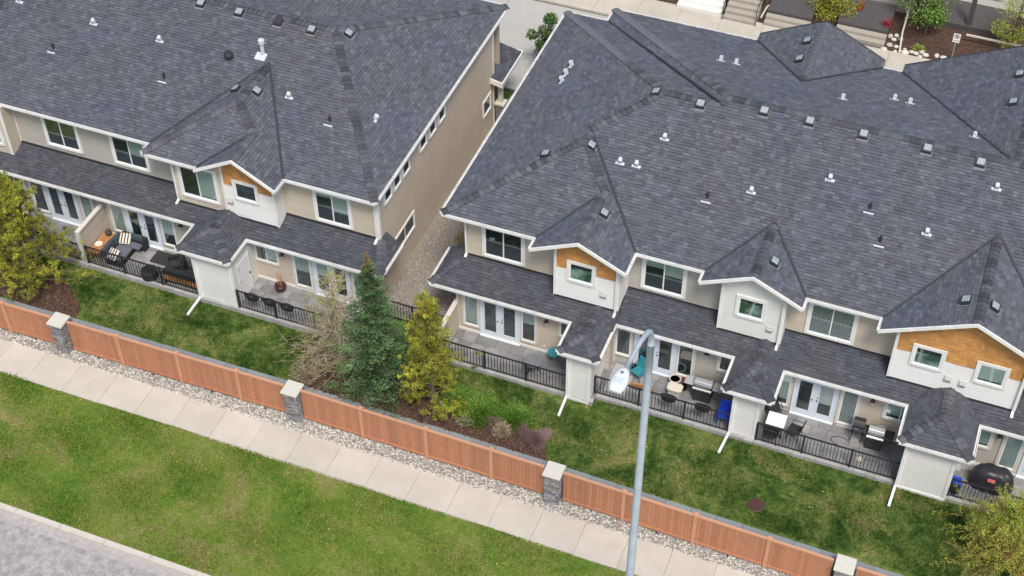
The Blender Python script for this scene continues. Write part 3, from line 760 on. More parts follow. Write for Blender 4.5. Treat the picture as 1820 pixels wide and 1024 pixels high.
dots('dandelion_clumps',9,(6,16),(-8.1,-5.6),.08,.022,'dandelion')
# ================================================================ boundary: cap wall, pillars, fence
rw=thing('retaining_wall',(0,-8.6,0),'long low retaining wall of grey cap blocks running behind the terracotta fence','wall')
m=MB()
for a,b in ((-24,-6),(-6,5.25),(5.25,26)):
    m.prism([(a,fy(a)+.1,-1.6),(b,fy(b)+.1,-1.6),(b,fy(b)+.62,-1.6),(a,fy(a)+.62,-1.6)],(0,0,1.52))
m.build('wall_core','mortar',rw)
cme=MB().box(.006,-.30,-.05,.994,.30,.05).mesh('cap_stone',MT['capstone'])
x=-22.4
while x<23.5:
    a=math.atan((fy(x+1)-fy(x)));o=newobj('cap_stone',cme,rw,(x,fy(x+.5)+.38+8.6,-.025+random.uniform(-.006,.006))); o.rotation_euler=(0,0,a+random.uniform(-.006,.006)); x+=1.0
PX_=[-16.93,-6.0,5.25,16.55]
plab=['leftmost stone pillar of the fence, beside the yellow-green pine','second stone pillar from the left, in front of the bare larch','stone pillar of the fence just left of the street lamp, near the purple shrub','stone pillar at the right end of the fence, cut by the bottom edge']
for k,px in enumerate(PX_):
    py=fy(px); t=thing('stone_pillar',(px,py,-1.3),plab[k],'pillar','stone pillars between the fence sections')
    MB().box(px-.24,py-.24,-1.35,px+.24,py+.24,.44).build('pillar_core','mortar',t)
    z=-1.29; r=random.Random(k)
    while z<.42:
        h=r.choice((.075,.10,.12)); h=min(h,.44-z)
        for side in range(4):
            a=-.30
            while a<.29:
                w=min(r.choice((.16,.22,.3)),.30-a); d=r.uniform(.27,.315)
                if w>.05:
                    b=MB()
                    if side==0: b.box(px+a+.004,py-d,z+.005,px+a+w-.004,py-.2,z+h-.005)
                    elif side==1: b.box(px+.2,py+a+.004,z+.005,px+d,py+a+w-.004,z+h-.005)
                    elif side==2: b.box(px+a+.004,py+.2,z+.005,px+a+w-.004,py+d,z+h-.005)
                    else: b.box(px-d,py+a+.004,z+.005,px-.2,py+a+w-.004,z+h-.005)
                    b.build('stone','stone',t)
                a+=w
        z+=h
    b=MB(); b.box(px-.36,py-.37,.44,px+.36,py+.37,.54)
    b.build('pillar_cap','pillarcap',t,bevel=.012)
pk=MB().box(-.0715,-.016,0,.0715,.016,1.60).mesh('picket',MT['fence'])
pst=MB(); pst.box(-.075,-.075,-.1,.075,.075,1.86); pst.box(-.09,-.09,1.86,.09,.09,1.89); pst.box(-.05,-.05,1.89,.05,.05,1.915)
pst=pst.mesh('post',MT['fencetop'])
secs=[(-24,-17.22,[-22.45,-19.65],'fence section left of the first stone pillar, below the big pine'),(-16.62,-6.3,[-14.08,-11.27,-8.5],'terracotta fence section between the first and second stone pillars'),
 (-5.7,4.93,[-2.94,-.12,2.66],'terracotta fence section in front of the spruce, between second and third pillars'),(5.56,16.2,[8.1,10.92,13.73],'terracotta fence section crossed by the street lamp pole'),(16.9,24,[19.6,22.4],'terracotta fence section right of the last pillar, at the corner')]
for a,b,posts,lab in secs:
    t=thing('fence_section',((a+b)/2,fy((a+b)/2),-1.2),lab,'fence','terracotta fence sections'); rl=rootloc(t)
    for p in posts: newobj('post',pst,t,Vector((p,fy(p),-1.25))-rl)
    ed=[a]+posts+[b]
    for i in range(len(ed)-1):
        p,q=ed[i]+.08,ed[i+1]-.08; P,Q=Vector((p,fy(p),0)),Vector((q,fy(q),0)); d=(Q-P).normalized(); nn=Vector((-d.y,d.x,0))
        for zz,hh,nm,mm in ((.50,.045,'top_rail','fencetop'),(-1.13,.06,'bottom_rail','fence')):
            MB().obox((P+Q)/2+Vector((0,0,zz+hh)),d*((Q-P).length/2),nn*.045,Vector((0,0,hh))).build(nm,mm,t)
        n=int(round((Q-P).length/.148)); st=(Q-P)/n
        for j in range(n):
            c=P+st*(j+.5); o=newobj('picket',pk,t,c+Vector((0,0,-1.08))-rl); o.rotation_euler=(0,0,math.atan2(d.y,d.x)+random.uniform(-.02,.02))
        c=(P+Q)/2; MB().obox(c+Vector((0,-.06,-1.2)),(.02,0,0),(0,.02,0),(0,0,.06)).build('drain_stub','black',t)
# ================================================================ townhouses
HR=thing('townhouse_row',(10,4,0),'right-hand row of townhouses with three gabled bays and cedar shake panels','townhouse')
HL=thing('townhouse_row',(-14,4,0),'left-hand row of townhouses with one cedar gable and a tan side wall','townhouse')
roofing(HR,RRALL); roofing(HL,LRALL,xlim=(-25,-3))
U=(1,0);NF=(0,-1);UY=(0,1);NX=(1,0)
GP=.16
def gpoly(w,z0,zl,za,xa,zr): return [(0,z0),(w,z0),(w,zr),(xa,za),(0,zl)]
# ---- right row, ground floor
wl=Wall(HR,(-1.25,-3.07),U,NF,[(0,0),(6.7,0),(6.7,2.98),(0,2.98)],'sid_tan')
wl.trim(0,.10,0,2.9); wl.bx(MB(),0,5.6,.13,.27,.03,.055).build('base_trim','white',HR)
wl.window(.40,.93,.62,2.28,None,[('b',.96)],cw=.10); wl.french(1.12,2.76,.24,2.30,(None,None)); wl.window(2.95,3.46,.60,2.24,None,[('b',.42)],cw=.10); wl.lamp(3.98,2.0); wl.window(4.62,5.2,1.48,2.2,None,None,cw=.09)
wl.bx(MB(),3.85,3.95,.42,.52,.02,.06).build('outlet','ivory',HR); 
Wall(HR,(5.45,-3.07),UY,NX,[(0,0),(.57,0),(.57,2.98),(0,2.98)],'sid_taupe')
w2=Wall(HR,(5.45,-2.5),U,NF,[(0,0),(6.5,0),(6.5,2.98),(0,2.98)],'sid_taupe')
w2.trim(.0,.08,0,2.9); w2.bx(MB(),3.5,6.4,.13,.27,.03,.055).build('base_trim','white',HR)
w2.window(.14,.66,.75,2.28,None,[('b',.15)],cw=.09); w2.french(.92,2.56,.26,2.30); w2.window(2.74,3.27,.52,2.27,None,None,cw=.10); w2.lamp(3.85,2.1); w2.window(4.42,5.0,1.45,2.2,None,None,cw=.10)
w3=Wall(HR,(11.95,-2.55),U,NF,[(0,0),(6.5,0),(6.5,2.98),(0,2.98)],'sid_tan')
w3.trim(.05,.15,0,2.9); w3.bx(MB(),2.8,5.6,.13,.27,.03,.055).build('base_trim','white',HR)
w3.window(.28,.74,.55,2.25,None,[('b',.85)],cw=.10); w3.french(.99,2.62,.26,2.28,(None,.62)); w3.window(2.87,3.40,.42,2.24,None,[('slat',1.0)],cw=.11); w3.lamp(3.97,2.08); w3.window(4.56,5.6,1.46,2.2,'v',[('b',.8),('b',.75)],cw=.11)
w4=Wall(HR,(18.4,-2.55),U,NF,[(0,0),(5.6,0),(5.6,2.98),(0,2.98)],'sid_taupe')
w4.window(1.0,2.0,1.34,2.15,'v',[('b',.9),('b',.9)],cw=.11); w4.lamp(2.32,2.08); w4.window(2.62,3.15,.5,2.2,None,[('b',1.0)],cw=.11); w4.french(3.4,5.0,.26,2.28); w4.bx(MB(),.9,5.6,.13,.27,.03,.055).build('base_trim','white',HR)
# ---- upper floor
wa=Wall(HR,(-1.25,-1.95),U,NF,[(0,2.9),(4.2,2.9),(4.2,5.78),(0,5.78)],'sid_beige'); wa.trim(0,.11,3.4,5.78,'white')
wa.window(.92,2.44,3.79,5.18,'v',[('b',.04),None],cas='white',cw=.12)
wb=Wall(HR,(5.5,-1.42),U,NF,[(0,2.9),(4.0,2.9),(4.0,5.78),(0,5.78)],'sid_taupe')
wb.window(.75,2.26,3.84,5.27,'v',[('b',.22),('b',.42)],cas='white')
wc=Wall(HR,(11.9,-1.42),U,NF,[(0,2.9),(4.4,2.9),(4.4,5.78),(0,5.78)],'sid_beige')
wc.window(1.0,2.58,3.78,5.21,'v',[('slat',1.0),('slat',1.0)],cas='white')
for W_,a_,b_,z_ in ((wa,0,4.2,3.44),(wb,.1,4.0,3.44),(wc,.1,4.3,3.44)): flashing(W_,a_,b_,z_)
def bay(H,x0,x1,y,yb,xl,xr,xa,sl,zl_front,mat,slr=None,shk=None,wins=(),vents=(),za=None,zlow=2.95):
    slr=slr or sl
    f=lambda x: min(5.9+sl*(x-xl),5.9+slr*(xr-x))-.17
    poly=[(0,zlow),(x1-x0,zlow),(x1-x0,f(x1)),(xa-x0,f(xa)),(0,f(x0))]
    w=Wall(H,(x0,y),U,NF,poly,mat,z0=zlow)
    if shk:
        pz=shk; pp=[(.06,pz),(x1-x0-.06,pz),(x1-x0-.06,f(x1)-.02),(xa-x0,f(xa)-.03),(.06,f(x0)-.02)]
        shakes(w,pp,[(a-.13-x0,b-x0+.13,c-.13,d+.13) for a,b,c,d,_ in wins])
    for a,b,c,d,bl in wins: w.window(a-x0,b-x0,c,d,None,bl,cas='white',cw=.12)
    for a,z in vents: w.vent(a-x0,z)
    w.trim(-.01,.10,zlow+.1,f(x0)+.02,'white',.05); w.trim(x1-x0-.10,x1-x0+.01,zlow+.1,f(x1)+.02,'white',.05)
    zr_=2.9+LS*(y-({True:-3.95,False:-3.53 if x1<6 else -3.0}[H is HL])); flashing(w,0,x1-x0,zr_+.0)
    d=yb-y
    Wall(H,(x1,y),UY,NX,[(0,zlow),(d,zlow),(d,5.8),(0,5.8)],mat)
    Wall(H,(x0,y),UY,(-1,0),[(0,zlow),(d,zlow),(d,5.8),(0,5.8)],mat,boards=False)
    return w
g1=bay(HR,2.85,5.55,-2.65,-1.3,2.02,5.88,3.95,.48,0,'sid_white',shk=4.86,wins=[(3.55,4.42,4.42,5.2,[('curtain',.75)])],vents=[(4.93,3.92)])
g2=bay(HR,9.45,11.98,-2.09,-1.4,8.68,12.6,10.64,.48,0,'sid_offwhite',wins=[(10.23,11.1,4.4,5.2,[('curtain',.8)])],vents=[(11.5,3.93)])
g3=bay(HR,16.15,20.95,-2.17,-1.4,15.51,21.99,18.75,.48,0,'sid_white',shk=4.83,wins=[(16.98,17.88,4.4,5.18,[('curtain',.7)]),(19.32,20.18,4.36,5.16,[('b',.9)])],vents=[(18.33,3.95),(18.88,3.88)])
Wall(HR,(-1.25,-3.07),UY,(-1,0),[(0,-.2),(15.5,-.2),(15.5,5.78),(1.15,5.78),(1.15,2.95),(0,2.95)],'sid_tan',boards=False)
Wall(HR,(-1.25,12.4),U,(0,1),[(0,-.2),(26,-.2),(26,5.78),(0,5.78)],'sid_tan',boards=False)
# ---- storage rooms between the patios
def store(H,x0,x1,y,yb,z0,mat='sid_offwhite'):
    f=Wall(H,(x0,y),U,NF,[(0,z0),(x1-x0,z0),(x1-x0,2.84),(0,2.84)],mat)
    f.trim(-.01,.09,z0,2.84,'white',.045); f.trim(x1-x0-.09,x1-x0+.01,z0,2.84,'white',.045); f.bx(MB(),-.01,x1-x0+.01,z0-.02,z0+.12,.02,.06).build('base_trim','white',H)
    r=Wall(H,(x1,y),UY,NX,[(0,z0),(yb-y,z0),(yb-y,2.84),(0,2.84)],mat); r.trim(.0,.09,z0,2.84,'white',.045)
    Wall(H,(x0,y),UY,(-1,0),[(0,z0),(yb-y,z0),(yb-y,2.84),(0,2.84)],mat,boards=False)
    return f,r
store(HR,4.37,5.24,-4.95,-3.07,0); store(HR,10.97,11.92,-4.42,-2.5,0); store(HR,17.58,19.38,-4.62,-2.55,0)
# ---- gutters, fascias, rakes: right
def G(H,pts,out,**k): gutter(H,pts,out,**k)
z=5.9
G(HR,[(-2,-2.47,z),(2.02,-2.47,z)],(0,-1)); G(HR,[(2.02,-3.12,z),(2.02,-2.5,z)],(-1,0)); rake(HR,(1.98,-3.15,5.88),(3.95,-3.15,6.83),(0,-1)); rake(HR,(3.95,-3.15,6.83),(5.92,-3.15,5.88),(0,-1)); G(HR,[(5.88,-3.12,z),(5.88,-1.9,z)],(1,0))
G(HR,[(5.9,-1.87,z),(8.68,-1.87,z)],(0,-1)); G(HR,[(8.68,-2.5,z),(8.68,-1.9,z)],(-1,0)); rake(HR,(8.64,-2.52,5.88),(10.64,-2.52,6.84),(0,-1)); rake(HR,(10.64,-2.52,6.84),(12.64,-2.52,5.88),(0,-1)); G(HR,[(12.6,-2.5,z),(12.6,-1.9,z)],(1,0))
G(HR,[(12.62,-1.87,z),(15.5,-1.87,z)],(0,-1)); G(HR,[(15.51,-2.55,z),(15.51,-1.9,z)],(-1,0)); rake(HR,(15.47,-2.57,5.88),(18.75,-2.57,7.455),(0,-1)); rake(HR,(18.75,-2.57,7.455),(22.03,-2.57,5.88),(0,-1)); G(HR,[(21.99,-2.55,z),(21.99,-1.9,z)],(1,0)); G(HR,[(22,-1.87,z),(24,-1.87,z)],(0,-1))
G(HR,[(-2,-2.47,z),(-2,12.15,z)],(-1,0)); G(HR,[(-2,12.15,z),(0,12.15,z)],(0,1)); G(HR,[(0,12.15,z),(0,13.15,z)],(-1,0)); G(HR,[(0,13.15,z),(6.75,13.15,z)],(0,1)); G(HR,[(12.45,13.15,z),(13.3,13.15,z)],(0,1))
rake(HR,(6.75,13.7,5.9),(9.6,13.7,7.3),(0,1),'flash'); rake(HR,(9.6,13.7,7.3),(12.45,13.7,5.9),(0,1),'flash'); rake(HR,(13.3,13.7,5.9),(18.8,13.7,8.56),(0,1),'flash')
z=2.9
G(HR,[(-2.2,-3.53,z),(3.97,-3.53,z)],(0,-1)); G(HR,[(-2.2,-3.53,z),(-2.2,-1.34,z)],(-1,0)); G(HR,[(5.58,-3.0,z),(10.5,-3.0,z)],(0,-1)); G(HR,[(12.4,-3.0,z),(17.23,-3.0,z)],(0,-1)); G(HR,[(19.85,-3.0,z),(24,-3.0,z)],(0,-1))
for x0,x1,yf,yb,yl in ((3.97,5.58,-5.2,-3.0,-3.53),(10.5,12.4,-4.75,-3.0,-3.0),(17.23,19.85,-4.85,-3.0,-3.0)):
    G(HR,[(x0,yf,z),(x1,yf,z)],(0,-1)); G(HR,[(x0,yf,z),(x0,yl,z)],(-1,0)); G(HR,[(x1,yf,z),(x1,yb,z)],(1,0))
for x0,y0,k in ((4.33,-5.03,(4.36,-6.05)),(10.93,-4.5,(10.82,-5.55)),(17.54,-4.70,(17.5,-5.7))): downspout(HR,(x0,y0,2.8),(x0,y0,.12),(k[0],k[1],.03))
downspout(HR,(-1.18,-2.03,5.75),(-1.18,-2.03,3.5),(-1.18,-2.2,3.42)); downspout(HR,(5.47,-2.73,5.7),(5.47,-2.73,3.12),(5.47,-2.95,3.08)); downspout(HR,(11.9,-2.17,5.7),(11.9,-2.17,3.2),(11.9,-2.4,3.14)); downspout(HR,(20.88,-2.25,5.7),(20.88,-2.25,3.2),(20.88,-2.5,3.1))
# ---- left row
wl=Wall(HL,(-26,-3.4),U,NF,[(0,-.1),(13.9,-.1),(13.9,2.98),(0,2.98)],'sid_taupe')
wl.window(4.28,4.86,.5,2.1,None,None,cw=.10); wl.french(5.05,6.6,.22,2.22); wl.window(6.85,7.35,.5,2.15,None,[('b',.95)],cw=.10)
wl.window(3.0,3.8,.9,2.1,'v',None,cw=.10); wl.trim(7.72,7.84,.1,2.9)
wl.window(8.42,8.98,.6,2.18,None,[('b',.97)],cw=.10); wl.french(9.16,10.72,.22,2.14); wl.window(10.96,11.5,.6,2.12,None,[('b',.6)],cw=.09); wl.lamp(11.97,1.98); wl.bx(MB(),4.5,13.8,.13,.25,.03,.055).build('base_trim','white',HL)
wr=Wall(HL,(-12.1,-3.4),U,NF,[(0,-.1),(7.2,-.1),(7.2,2.98),(0,2.98)],'sid_tan')
wr.window(1.72,2.66,1.33,2.08,'v',[('b',.1),('b',.9)],cw=.11); wr.lamp(2.98,1.92); wr.window(3.55,4.22,.42,2.12,None,[('b',.5)],cw=.10); wr.french(4.45,6.08,.22,2.15,(.45,None)); wr.window(6.33,6.9,.42,2.1,None,[('b',1)],cw=.10); wr.bx(MB(),1.6,7.1,.13,.25,.03,.055).build('base_trim','white',HL)
wr.bx(MB(),3.32,3.42,.62,.72,.02,.06).build('outlet','ivory',HL)
wu=Wall(HL,(-22.5,-2.45),U,NF,[(0,2.9),(8.5,2.9),(8.5,5.78),(0,5.78)],'sid_taupe')
wu.window(1.70,3.19,3.9,5.35,'v',[None,('b',.1)],cas='white'); wu.window(5.12,6.61,3.88,5.3,'v',[('b',.1),('b',.55)],cas='white'); wu.trim(-.02,.1,3.4,5.8,'white')
wv=Wall(HL,(-9.3,-2.45),U,NF,[(0,2.9),(4.4,2.9),(4.4,5.78),(0,5.78)],'sid_beige'); wv.window(1.64,3.05,3.76,5.17,'v',[('b',.12),('b',.6)],cas='white'); wv.trim(4.26,4.41,3.2,5.8,'white')
# bay: beige half and white half
for W_,a_,b_,z_ in ((wu,0,8.4,3.41),(wv,.05,4.3,3.41)): flashing(W_,a_,b_,z_)
wq=Wall(HL,(-14.1,-3.13),U,NF,[(0,2.95),(2.4,2.95),(2.4,6.16),(1.6,5.74),(0,5.95)],'sid_beige'); wq.window(.45,2.0,3.80,5.35,'v',[('b',.1),('b',.95)],cas='white'); wq.trim(0,.11,3.2,5.9,'white'); flashing(wq,0,2.4,3.18)
gl=bay(HL,-11.7,-9.25,-3.13,-2.4,-12.5,-8.85,-10.64,.565,0,'sid_white',slr=.586,shk=4.92,wins=[(-11.03,-10.17,4.42,5.16,None)],vents=[(-11.42,4.0)])
Wall(HL,(-14.1,-3.13),UY,(-1,0),[(0,2.95),(.7,2.95),(.7,5.8),(0,5.8)],'sid_beige',boards=False)
wf=Wall(HL,(-27,-3.13),U,NF,[(0,2.95),(4.55,2.95),(4.55,5.75),(0,7.2)],'sid_beige'); wf.trim(4.44,4.56,3.2,5.8,'white'); wf.window(3.4,4.1,3.8,5.2,None,[('b',1)],cas='white')
Wall(HL,(-22.45,-3.13),UY,NX,[(0,2.95),(.7,2.95),(.7,5.8),(0,5.8)],'sid_beige')
sA=Wall(HL,(-4.9,-3.4),UY,NX,[(0,-.2),(13.55,-.2),(13.55,2.95),(0,2.95)],'sid_tan',name='wall'); sB=Wall(HL,(-4.9,-2.45),UY,NX,[(0,2.95),(12.6,2.95),(12.6,5.8),(0,5.8)],'sid_tan')
sA.bx(MB(),0,13.55,-.24,-.05,.02,.08).build('foundation_edge','white',HL); sB.trim(0,.12,2.95,5.8,'white'); sB.trim(12.5,12.62,2.95,5.8,'white'); sA.trim(13.45,13.56,-.2,2.95,'white')
for a in (.72,1.62,2.52): sB.window(a,a+.5,4.92,5.34,None,None,cas='white',cw=.09)
for a in (4.3,5.3,6.3): sB.window(a,a+.5,4.92,5.34,None,None,cas='white',cw=.09)
sA.window(2.30,4.05,1.52,2.16,'v',None,cas='white',cw=.1); sA.window(12.25,12.95,1.5,2.15,None,None,cas='white',cw=.1)
Wall(HL,(-27,11.0),U,(0,1),[(0,-.2),(22.1,-.2),(22.1,5.8),(0,5.8)],'sid_tan',boards=False)
f,r=store(HL,-12.2,-10.5,-5.35,-3.4,-.1)
mm=MB(); r.bx(mm,.45,1.35,.12,2.14,.03,.05); dd=mm.build('storage_door','vinyl',HL)
for a in (.42,1.31): r.bx(MB(),a-.03,a+.06,.1,2.2,.03,.062).build('door_frame','white',dd)
r.bx(MB(),1.22,1.27,1.0,1.1,.05,.09).build('handle','black',dd)
for zz in (.4,1.1,1.85): r.bx(MB(),.47,.5,zz,zz+.08,.05,.07).build('hinge','black',dd)
z=5.9
G(HL,[(-22.9,-2.9,z),(-15.1,-2.9,z)],(0,-1)); G(HL,[(-15.1,-3.55,z),(-15.1,-2.95,z)],(-1,0)); G(HL,[(-15.1,-3.55,z),(-12.5,-3.55,z)],(0,-1)); rake(HL,(-12.55,-3.75,5.88),(-10.64,-3.75,6.95),(0,-1)); rake(HL,(-10.64,-3.75,6.95),(-8.8,-3.75,5.87),(0,-1)); G(HL,[(-8.85,-3.7,z),(-8.85,-2.95,z)],(1,0)); G(HL,[(-8.8,-2.9,z),(-4.74,-2.9,z)],(0,-1)); G(HL,[(-4.74,-2.9,z),(-4.74,11.6,z)],(1,0)); G(HL,[(-12,12.6,z),(-6.4,12.6,z)],(0,1)); G(HL,[(-6.4,11.6,z),(-4.74,11.6,z)],(0,1)); G(HL,[(-22.95,-3.6,z),(-22.95,-2.95,z)],(1,0)); rake(HL,(-26,-3.6,7.5),(-22.9,-3.6,5.87),(0,-1))
z=2.9
G(HL,[(-26,-3.95,z),(-12.87,-3.95,z)],(0,-1)); G(HL,[(-10.45,-3.95,z),(-4.2,-3.95,z)],(0,-1)); G(HL,[(-4.2,-3.95,z),(-4.2,-1.93,z)],(1,0)); G(HL,[(-12.87,-5.55,z),(-10.45,-5.55,z)],(0,-1)); G(HL,[(-12.87,-5.55,z),(-12.87,-3.95,z)],(-1,0)); G(HL,[(-10.45,-5.55,z),(-10.45,-3.95,z)],(1,0))
downspout(HL,(-12.25,-5.43,2.8),(-12.25,-5.43,.1),(-12.3,-6.5,.0)); downspout(HL,(-14.02,-3.2,5.75),(-14.02,-3.2,3.3),(-14.02,-3.45,3.22)); downspout(HL,(-4.98,-2.53,5.75),(-4.98,-2.53,3.45),(-4.98,-2.8,3.35))
# back porch of the left row
pr=MB(); pr.prism([(-7,9.75,3.50),(-4.3,9.75,2.92),(-4.3,12.35,2.92),(-7,12.35,3.50)],(0,0,-.15)); po=pr.build('porch_roof','deck',HL)
pm_=MB()
e=.15
for i in range(18):
    y0=9.75;xx=-4.3-i*e
    for j in range(9):
        t=random.choice((.6,.75,.9,1.0)); pm_.prism([(xx-e,y0+j*.289,2.92+.215*(i+1)*e+.004),(xx,y0+j*.289,2.92+.215*i*e+.02),(xx,y0+j*.289+.28,2.92+.215*i*e+.02),(xx-e,y0+j*.289+.28,2.92+.215*(i+1)*e+.004)],(0,0,-.015),t)
o=pm_.build('shingles','shingle',po,tone=True); o['kind']='stuff'
MB().box(-4.30,9.7,2.72,-4.24,12.4,2.93).build('porch_fascia','white',HL); MB().prism([(-7,9.69,3.48),(-4.24,9.69,2.90),(-4.24,9.75,2.90),(-7,9.75,3.48)],(0,0,-.28)).build('porch_fascia','white',HL); MB().box(-7,12.35,2.7,-4.24,12.41,2.95).build('porch_fascia','white',HL)
MB().box(-4.75,10.0,-.1,-4.35,10.4,1.3).build('porch_pier','stone',HL); MB().box(-4.8,9.95,1.3,-4.3,10.45,1.4).build('pier_cap','pillarcap',HL); MB().box(-4.65,10.1,1.4,-4.45,10.3,2.8).build('porch_post','cream',HL)
# ================================================================ roof fixtures
ALLR=LRALL+RRALL
def on(x,y): return hgt(x,y,ALLR)
def house_at(x): return HL if x<-3 else HR
def wvent(x,y,s=1.08,look=0):
    z=on(x,y); H=house_at(x); zf=zof_dir(x,y)
    m=MB(); n=zf; ux,uy=n
    d=Vector((ux,uy,0)); t=Vector((-uy,ux,0)); g=slope_at(x,y)
    up=Vector((ux,uy,g)).normalized(); nn=t.cross(up).normalized(); nn=nn if nn.z>0 else -nn
    c=Vector((x,y,z+.02))
    m.obox(c-up*.03,t*.17*s,up*.055*s,nn*.01); b=m.build('roof_vent','ventwhite',H)
    MB().obox(c+nn*.10*s+up*.03,t*.075*s,up*.075*s,nn*.10*s).build('vent_hood','ventwhite',b,bevel=.02)
    MB().obox(c+nn*.20*s+up*.04,t*.06*s,up*.085*s,nn*.03*s).build('vent_cap','ventwhite',b,bevel=.01)
def face_at(x,y):
    best=None
    for k,po_,pl in ALLR:
        if inside((x,y),po_):
            z=zof(pl,x,y)
            if best is None or z>best[0]: best=(z,pl)
    return best[1]
def zof_dir(x,y):
    a,b,c=face_at(x,y); g=math.hypot(a,b); return (a/g,b/g)
def slope_at(x,y):
    a,b,c=face_at(x,y); return math.hypot(a,b)
for p in [(-24.31,1.84),(-20.35,1.66),(-16.99,1.61),(-10.2,.54),(-6.42,.94),(-.13,7.52),(-.14,6.87),(-.14,6.33),(5.44,2.96),(4.07,1.52),(4.74,1.56),(6.0,9.36),(6.67,9.38),(11.51,8.03),(13.46,9.38),(14.11,9.35),(16.95,7.11),(9.4,1.65),(12.15,2.92),(18.23,4.15),(16.2,1.71)]: wvent(*p)
for x,y in [(-21.53,.07),(-15.93,.01),(-8.03,-.05),(7.84,.99),(13.92,2.16),(14.63,.96)]:
    z=on(x,y); b=MB().tube([(x,y,z),(x,y,z+.30)],.055,8).build('plumbing_stack','ventdark',house_at(x)); m=MB(); g=slope_at(x,y-.25); m.obox((x,y-.22,z-.22*g+.035),(.20,0,0),(0,.025,.025*g),(0,0,.012)); m.build('stack_flashing','ventwhite',b)
x,y=-13.58,1.6; z=on(x,y); MB().lathe((x,y,z-.05),[(.15,0),(.15,.15),(.2,.16),(.21,.28),(.16,.36),(.0,.38)],12).build('turbine_vent','ventdark',HL)
x,y=-12.18,2.1; z=on(x,y); b=MB().tube([(x,y,z),(x,y,z+.75)],.09,10).build('flue_pipe','ventwhite',HL); MB().lathe((x,y,z+.62),[(.12,0),(.14,.02),(.14,.19),(.12,.21),(.0,.22)],14).build('flue_cap','ventwhite',b); g=.36; m=MB(); m.obox((x-.05,y-.12,z-.12*g+.05),(.24,0,0),(0,.17,.17*g),(0,0,.03)); m.build('flue_flashing','ventwhite',b)
def boxvent(x,y,dark=False):
    z=on(x,y); ux,uy=zof_dir(x,y); g=slope_at(x,y); t=Vector((-uy,ux,0)); up=Vector((ux,uy,g)).normalized(); nn=t.cross(up).normalized(); nn=nn if nn.z>0 else -nn; c=Vector((x,y,z+.02))
    b=MB().obox(c-up*.05,t*.215,up*.235,nn*.008).build('box_vent','ventplate',house_at(x)); MB().obox(c+nn*.08,t*.185,up*.175,nn*.075).build('vent_collar','ventdark',b)
    MB().obox(c+nn*.165+up*.03,t*.15,up*.145,nn*.02).build('vent_hood','ventdark' if dark else 'ventgrey',b,bevel=.02)
for p in [(-16.01,3.72),(-14.12,3.72),(-12.39,.01),(-11.44,.04),(-10.6,3.7),(-9.12,4.2),(4.45,4.85),(6.35,4.72),(8.88,5.05),(2.75,1.75),(1.12,.98),(10.73,5.06),(12.88,5.04),(15.37,5.06),(17.43,4.99),(9.14,12.17),(9.13,10.77),(18.06,11.47),(18.08,9.49),(4.29,-1.09),(11.12,-1.28),(18.18,-1.32),(19.15,-1.37)]: boxvent(*p)
boxvent(-12.21,3.72,True)
# ================================================================ patios
def patio(x0,x1,y0,y1,z,seed):
    r=random.Random(seed)
    p=tag(MB().box(x0,y0+.02,-.4,x1,y1,z-.05).build('patio','mortar'),kind='structure')
    # paving in offset courses
    y=y0+.22
    row=0
    while y<y1-.05:
        h=min(r.choice((.46,.60,.60)),y1-y); x=x0-r.random()*.4
        while x<x1:
            w=r.choice((.46,.60,.9,.6)); a,b=max(x,x0),min(x+w,x1); x+=w
            if b-a>.06: MB().box(a+.006,y+.006,z-.05,b-.006,y+h-.006,z+r.uniform(-.003,.004)).build('paver','paver',p)
        y+=h
    x=x0
    while x<x1:
        w=r.uniform(.35,.6); b=min(x+w,x1)
        MB().box(x+.004,y0-.03+r.uniform(-.015,.015),z-.22,b-.004,y0+.21,z+.012+r.uniform(-.006,.006)).build('edge_stone','edgestone',p); x+=w
    return p
patio(-24,-4.95,-5.48,-3.36,.13,1); patio(-1.15,5.42,-4.97,-3.03,.14,2); patio(5.42,24,-4.58,-2.46,.14,3)
def railing(x0,x1,y,z0,lab,nmid,h=1.05):
    t=thing('patio_railing',((x0+x1)/2,y,z0),lab,'railing','black picket railings along the patios'); rl=rootloc(t)
    MB().box(x0,y-.03,z0+h-.04,x1,y+.03,z0+h).build('top_rail','black',t); MB().box(x0,y-.02,z0+.08,x1,y+.02,z0+.11).build('bottom_rail','black',t)
    bm_=railing.me; n=int((x1-x0)/.132)
    for i in range(n+1):
        newobj('baluster',bm_,t,Vector((x0+(x1-x0)*i/n,y,z0+.09))-rl)
    ps=[x0+.04]+[x0+(x1-x0)*k/(nmid+1) for k in range(1,nmid+1)]+[x1-.04]
    for p in ps: newobj('railing_post',railing.pm,t,Vector((p,y,z0))-rl)
    return t
railing.me=MB().box(-.011,-.011,0,.011,.011,.93).mesh('baluster',MT['black']); railing.pm=MB().box(-.035,-.035,0,.035,.035,1.07).mesh('railing_post',MT['black'])
railing(-23.5,-18.1,-5.38,.13,'patio railing behind the big pine at the left edge',2)
railing(-17.9,-12.25,-5.38,.13,'patio railing in front of the corner sofa with striped pillows',2)
railing(-10.42,-4.95,-5.38,.13,'patio railing with three oval black planters hanging on it',2)
railing(-4.9,-1.35,-3.5,.0,'short railing closing the gravel gap between the two rows',1)
railing(-1.12,4.33,-4.86,.14,'patio railing in front of the teal stool and round table',2)
railing(5.3,10.93,-4.47,.14,'patio railing behind the lamp post, with two black planters',2)
railing(11.97,17.55,-4.47,.14,'patio railing in front of the white square table',2)
railing(19.42,24,-4.47,.14,'patio railing in front of the covered grill at the right edge',1)
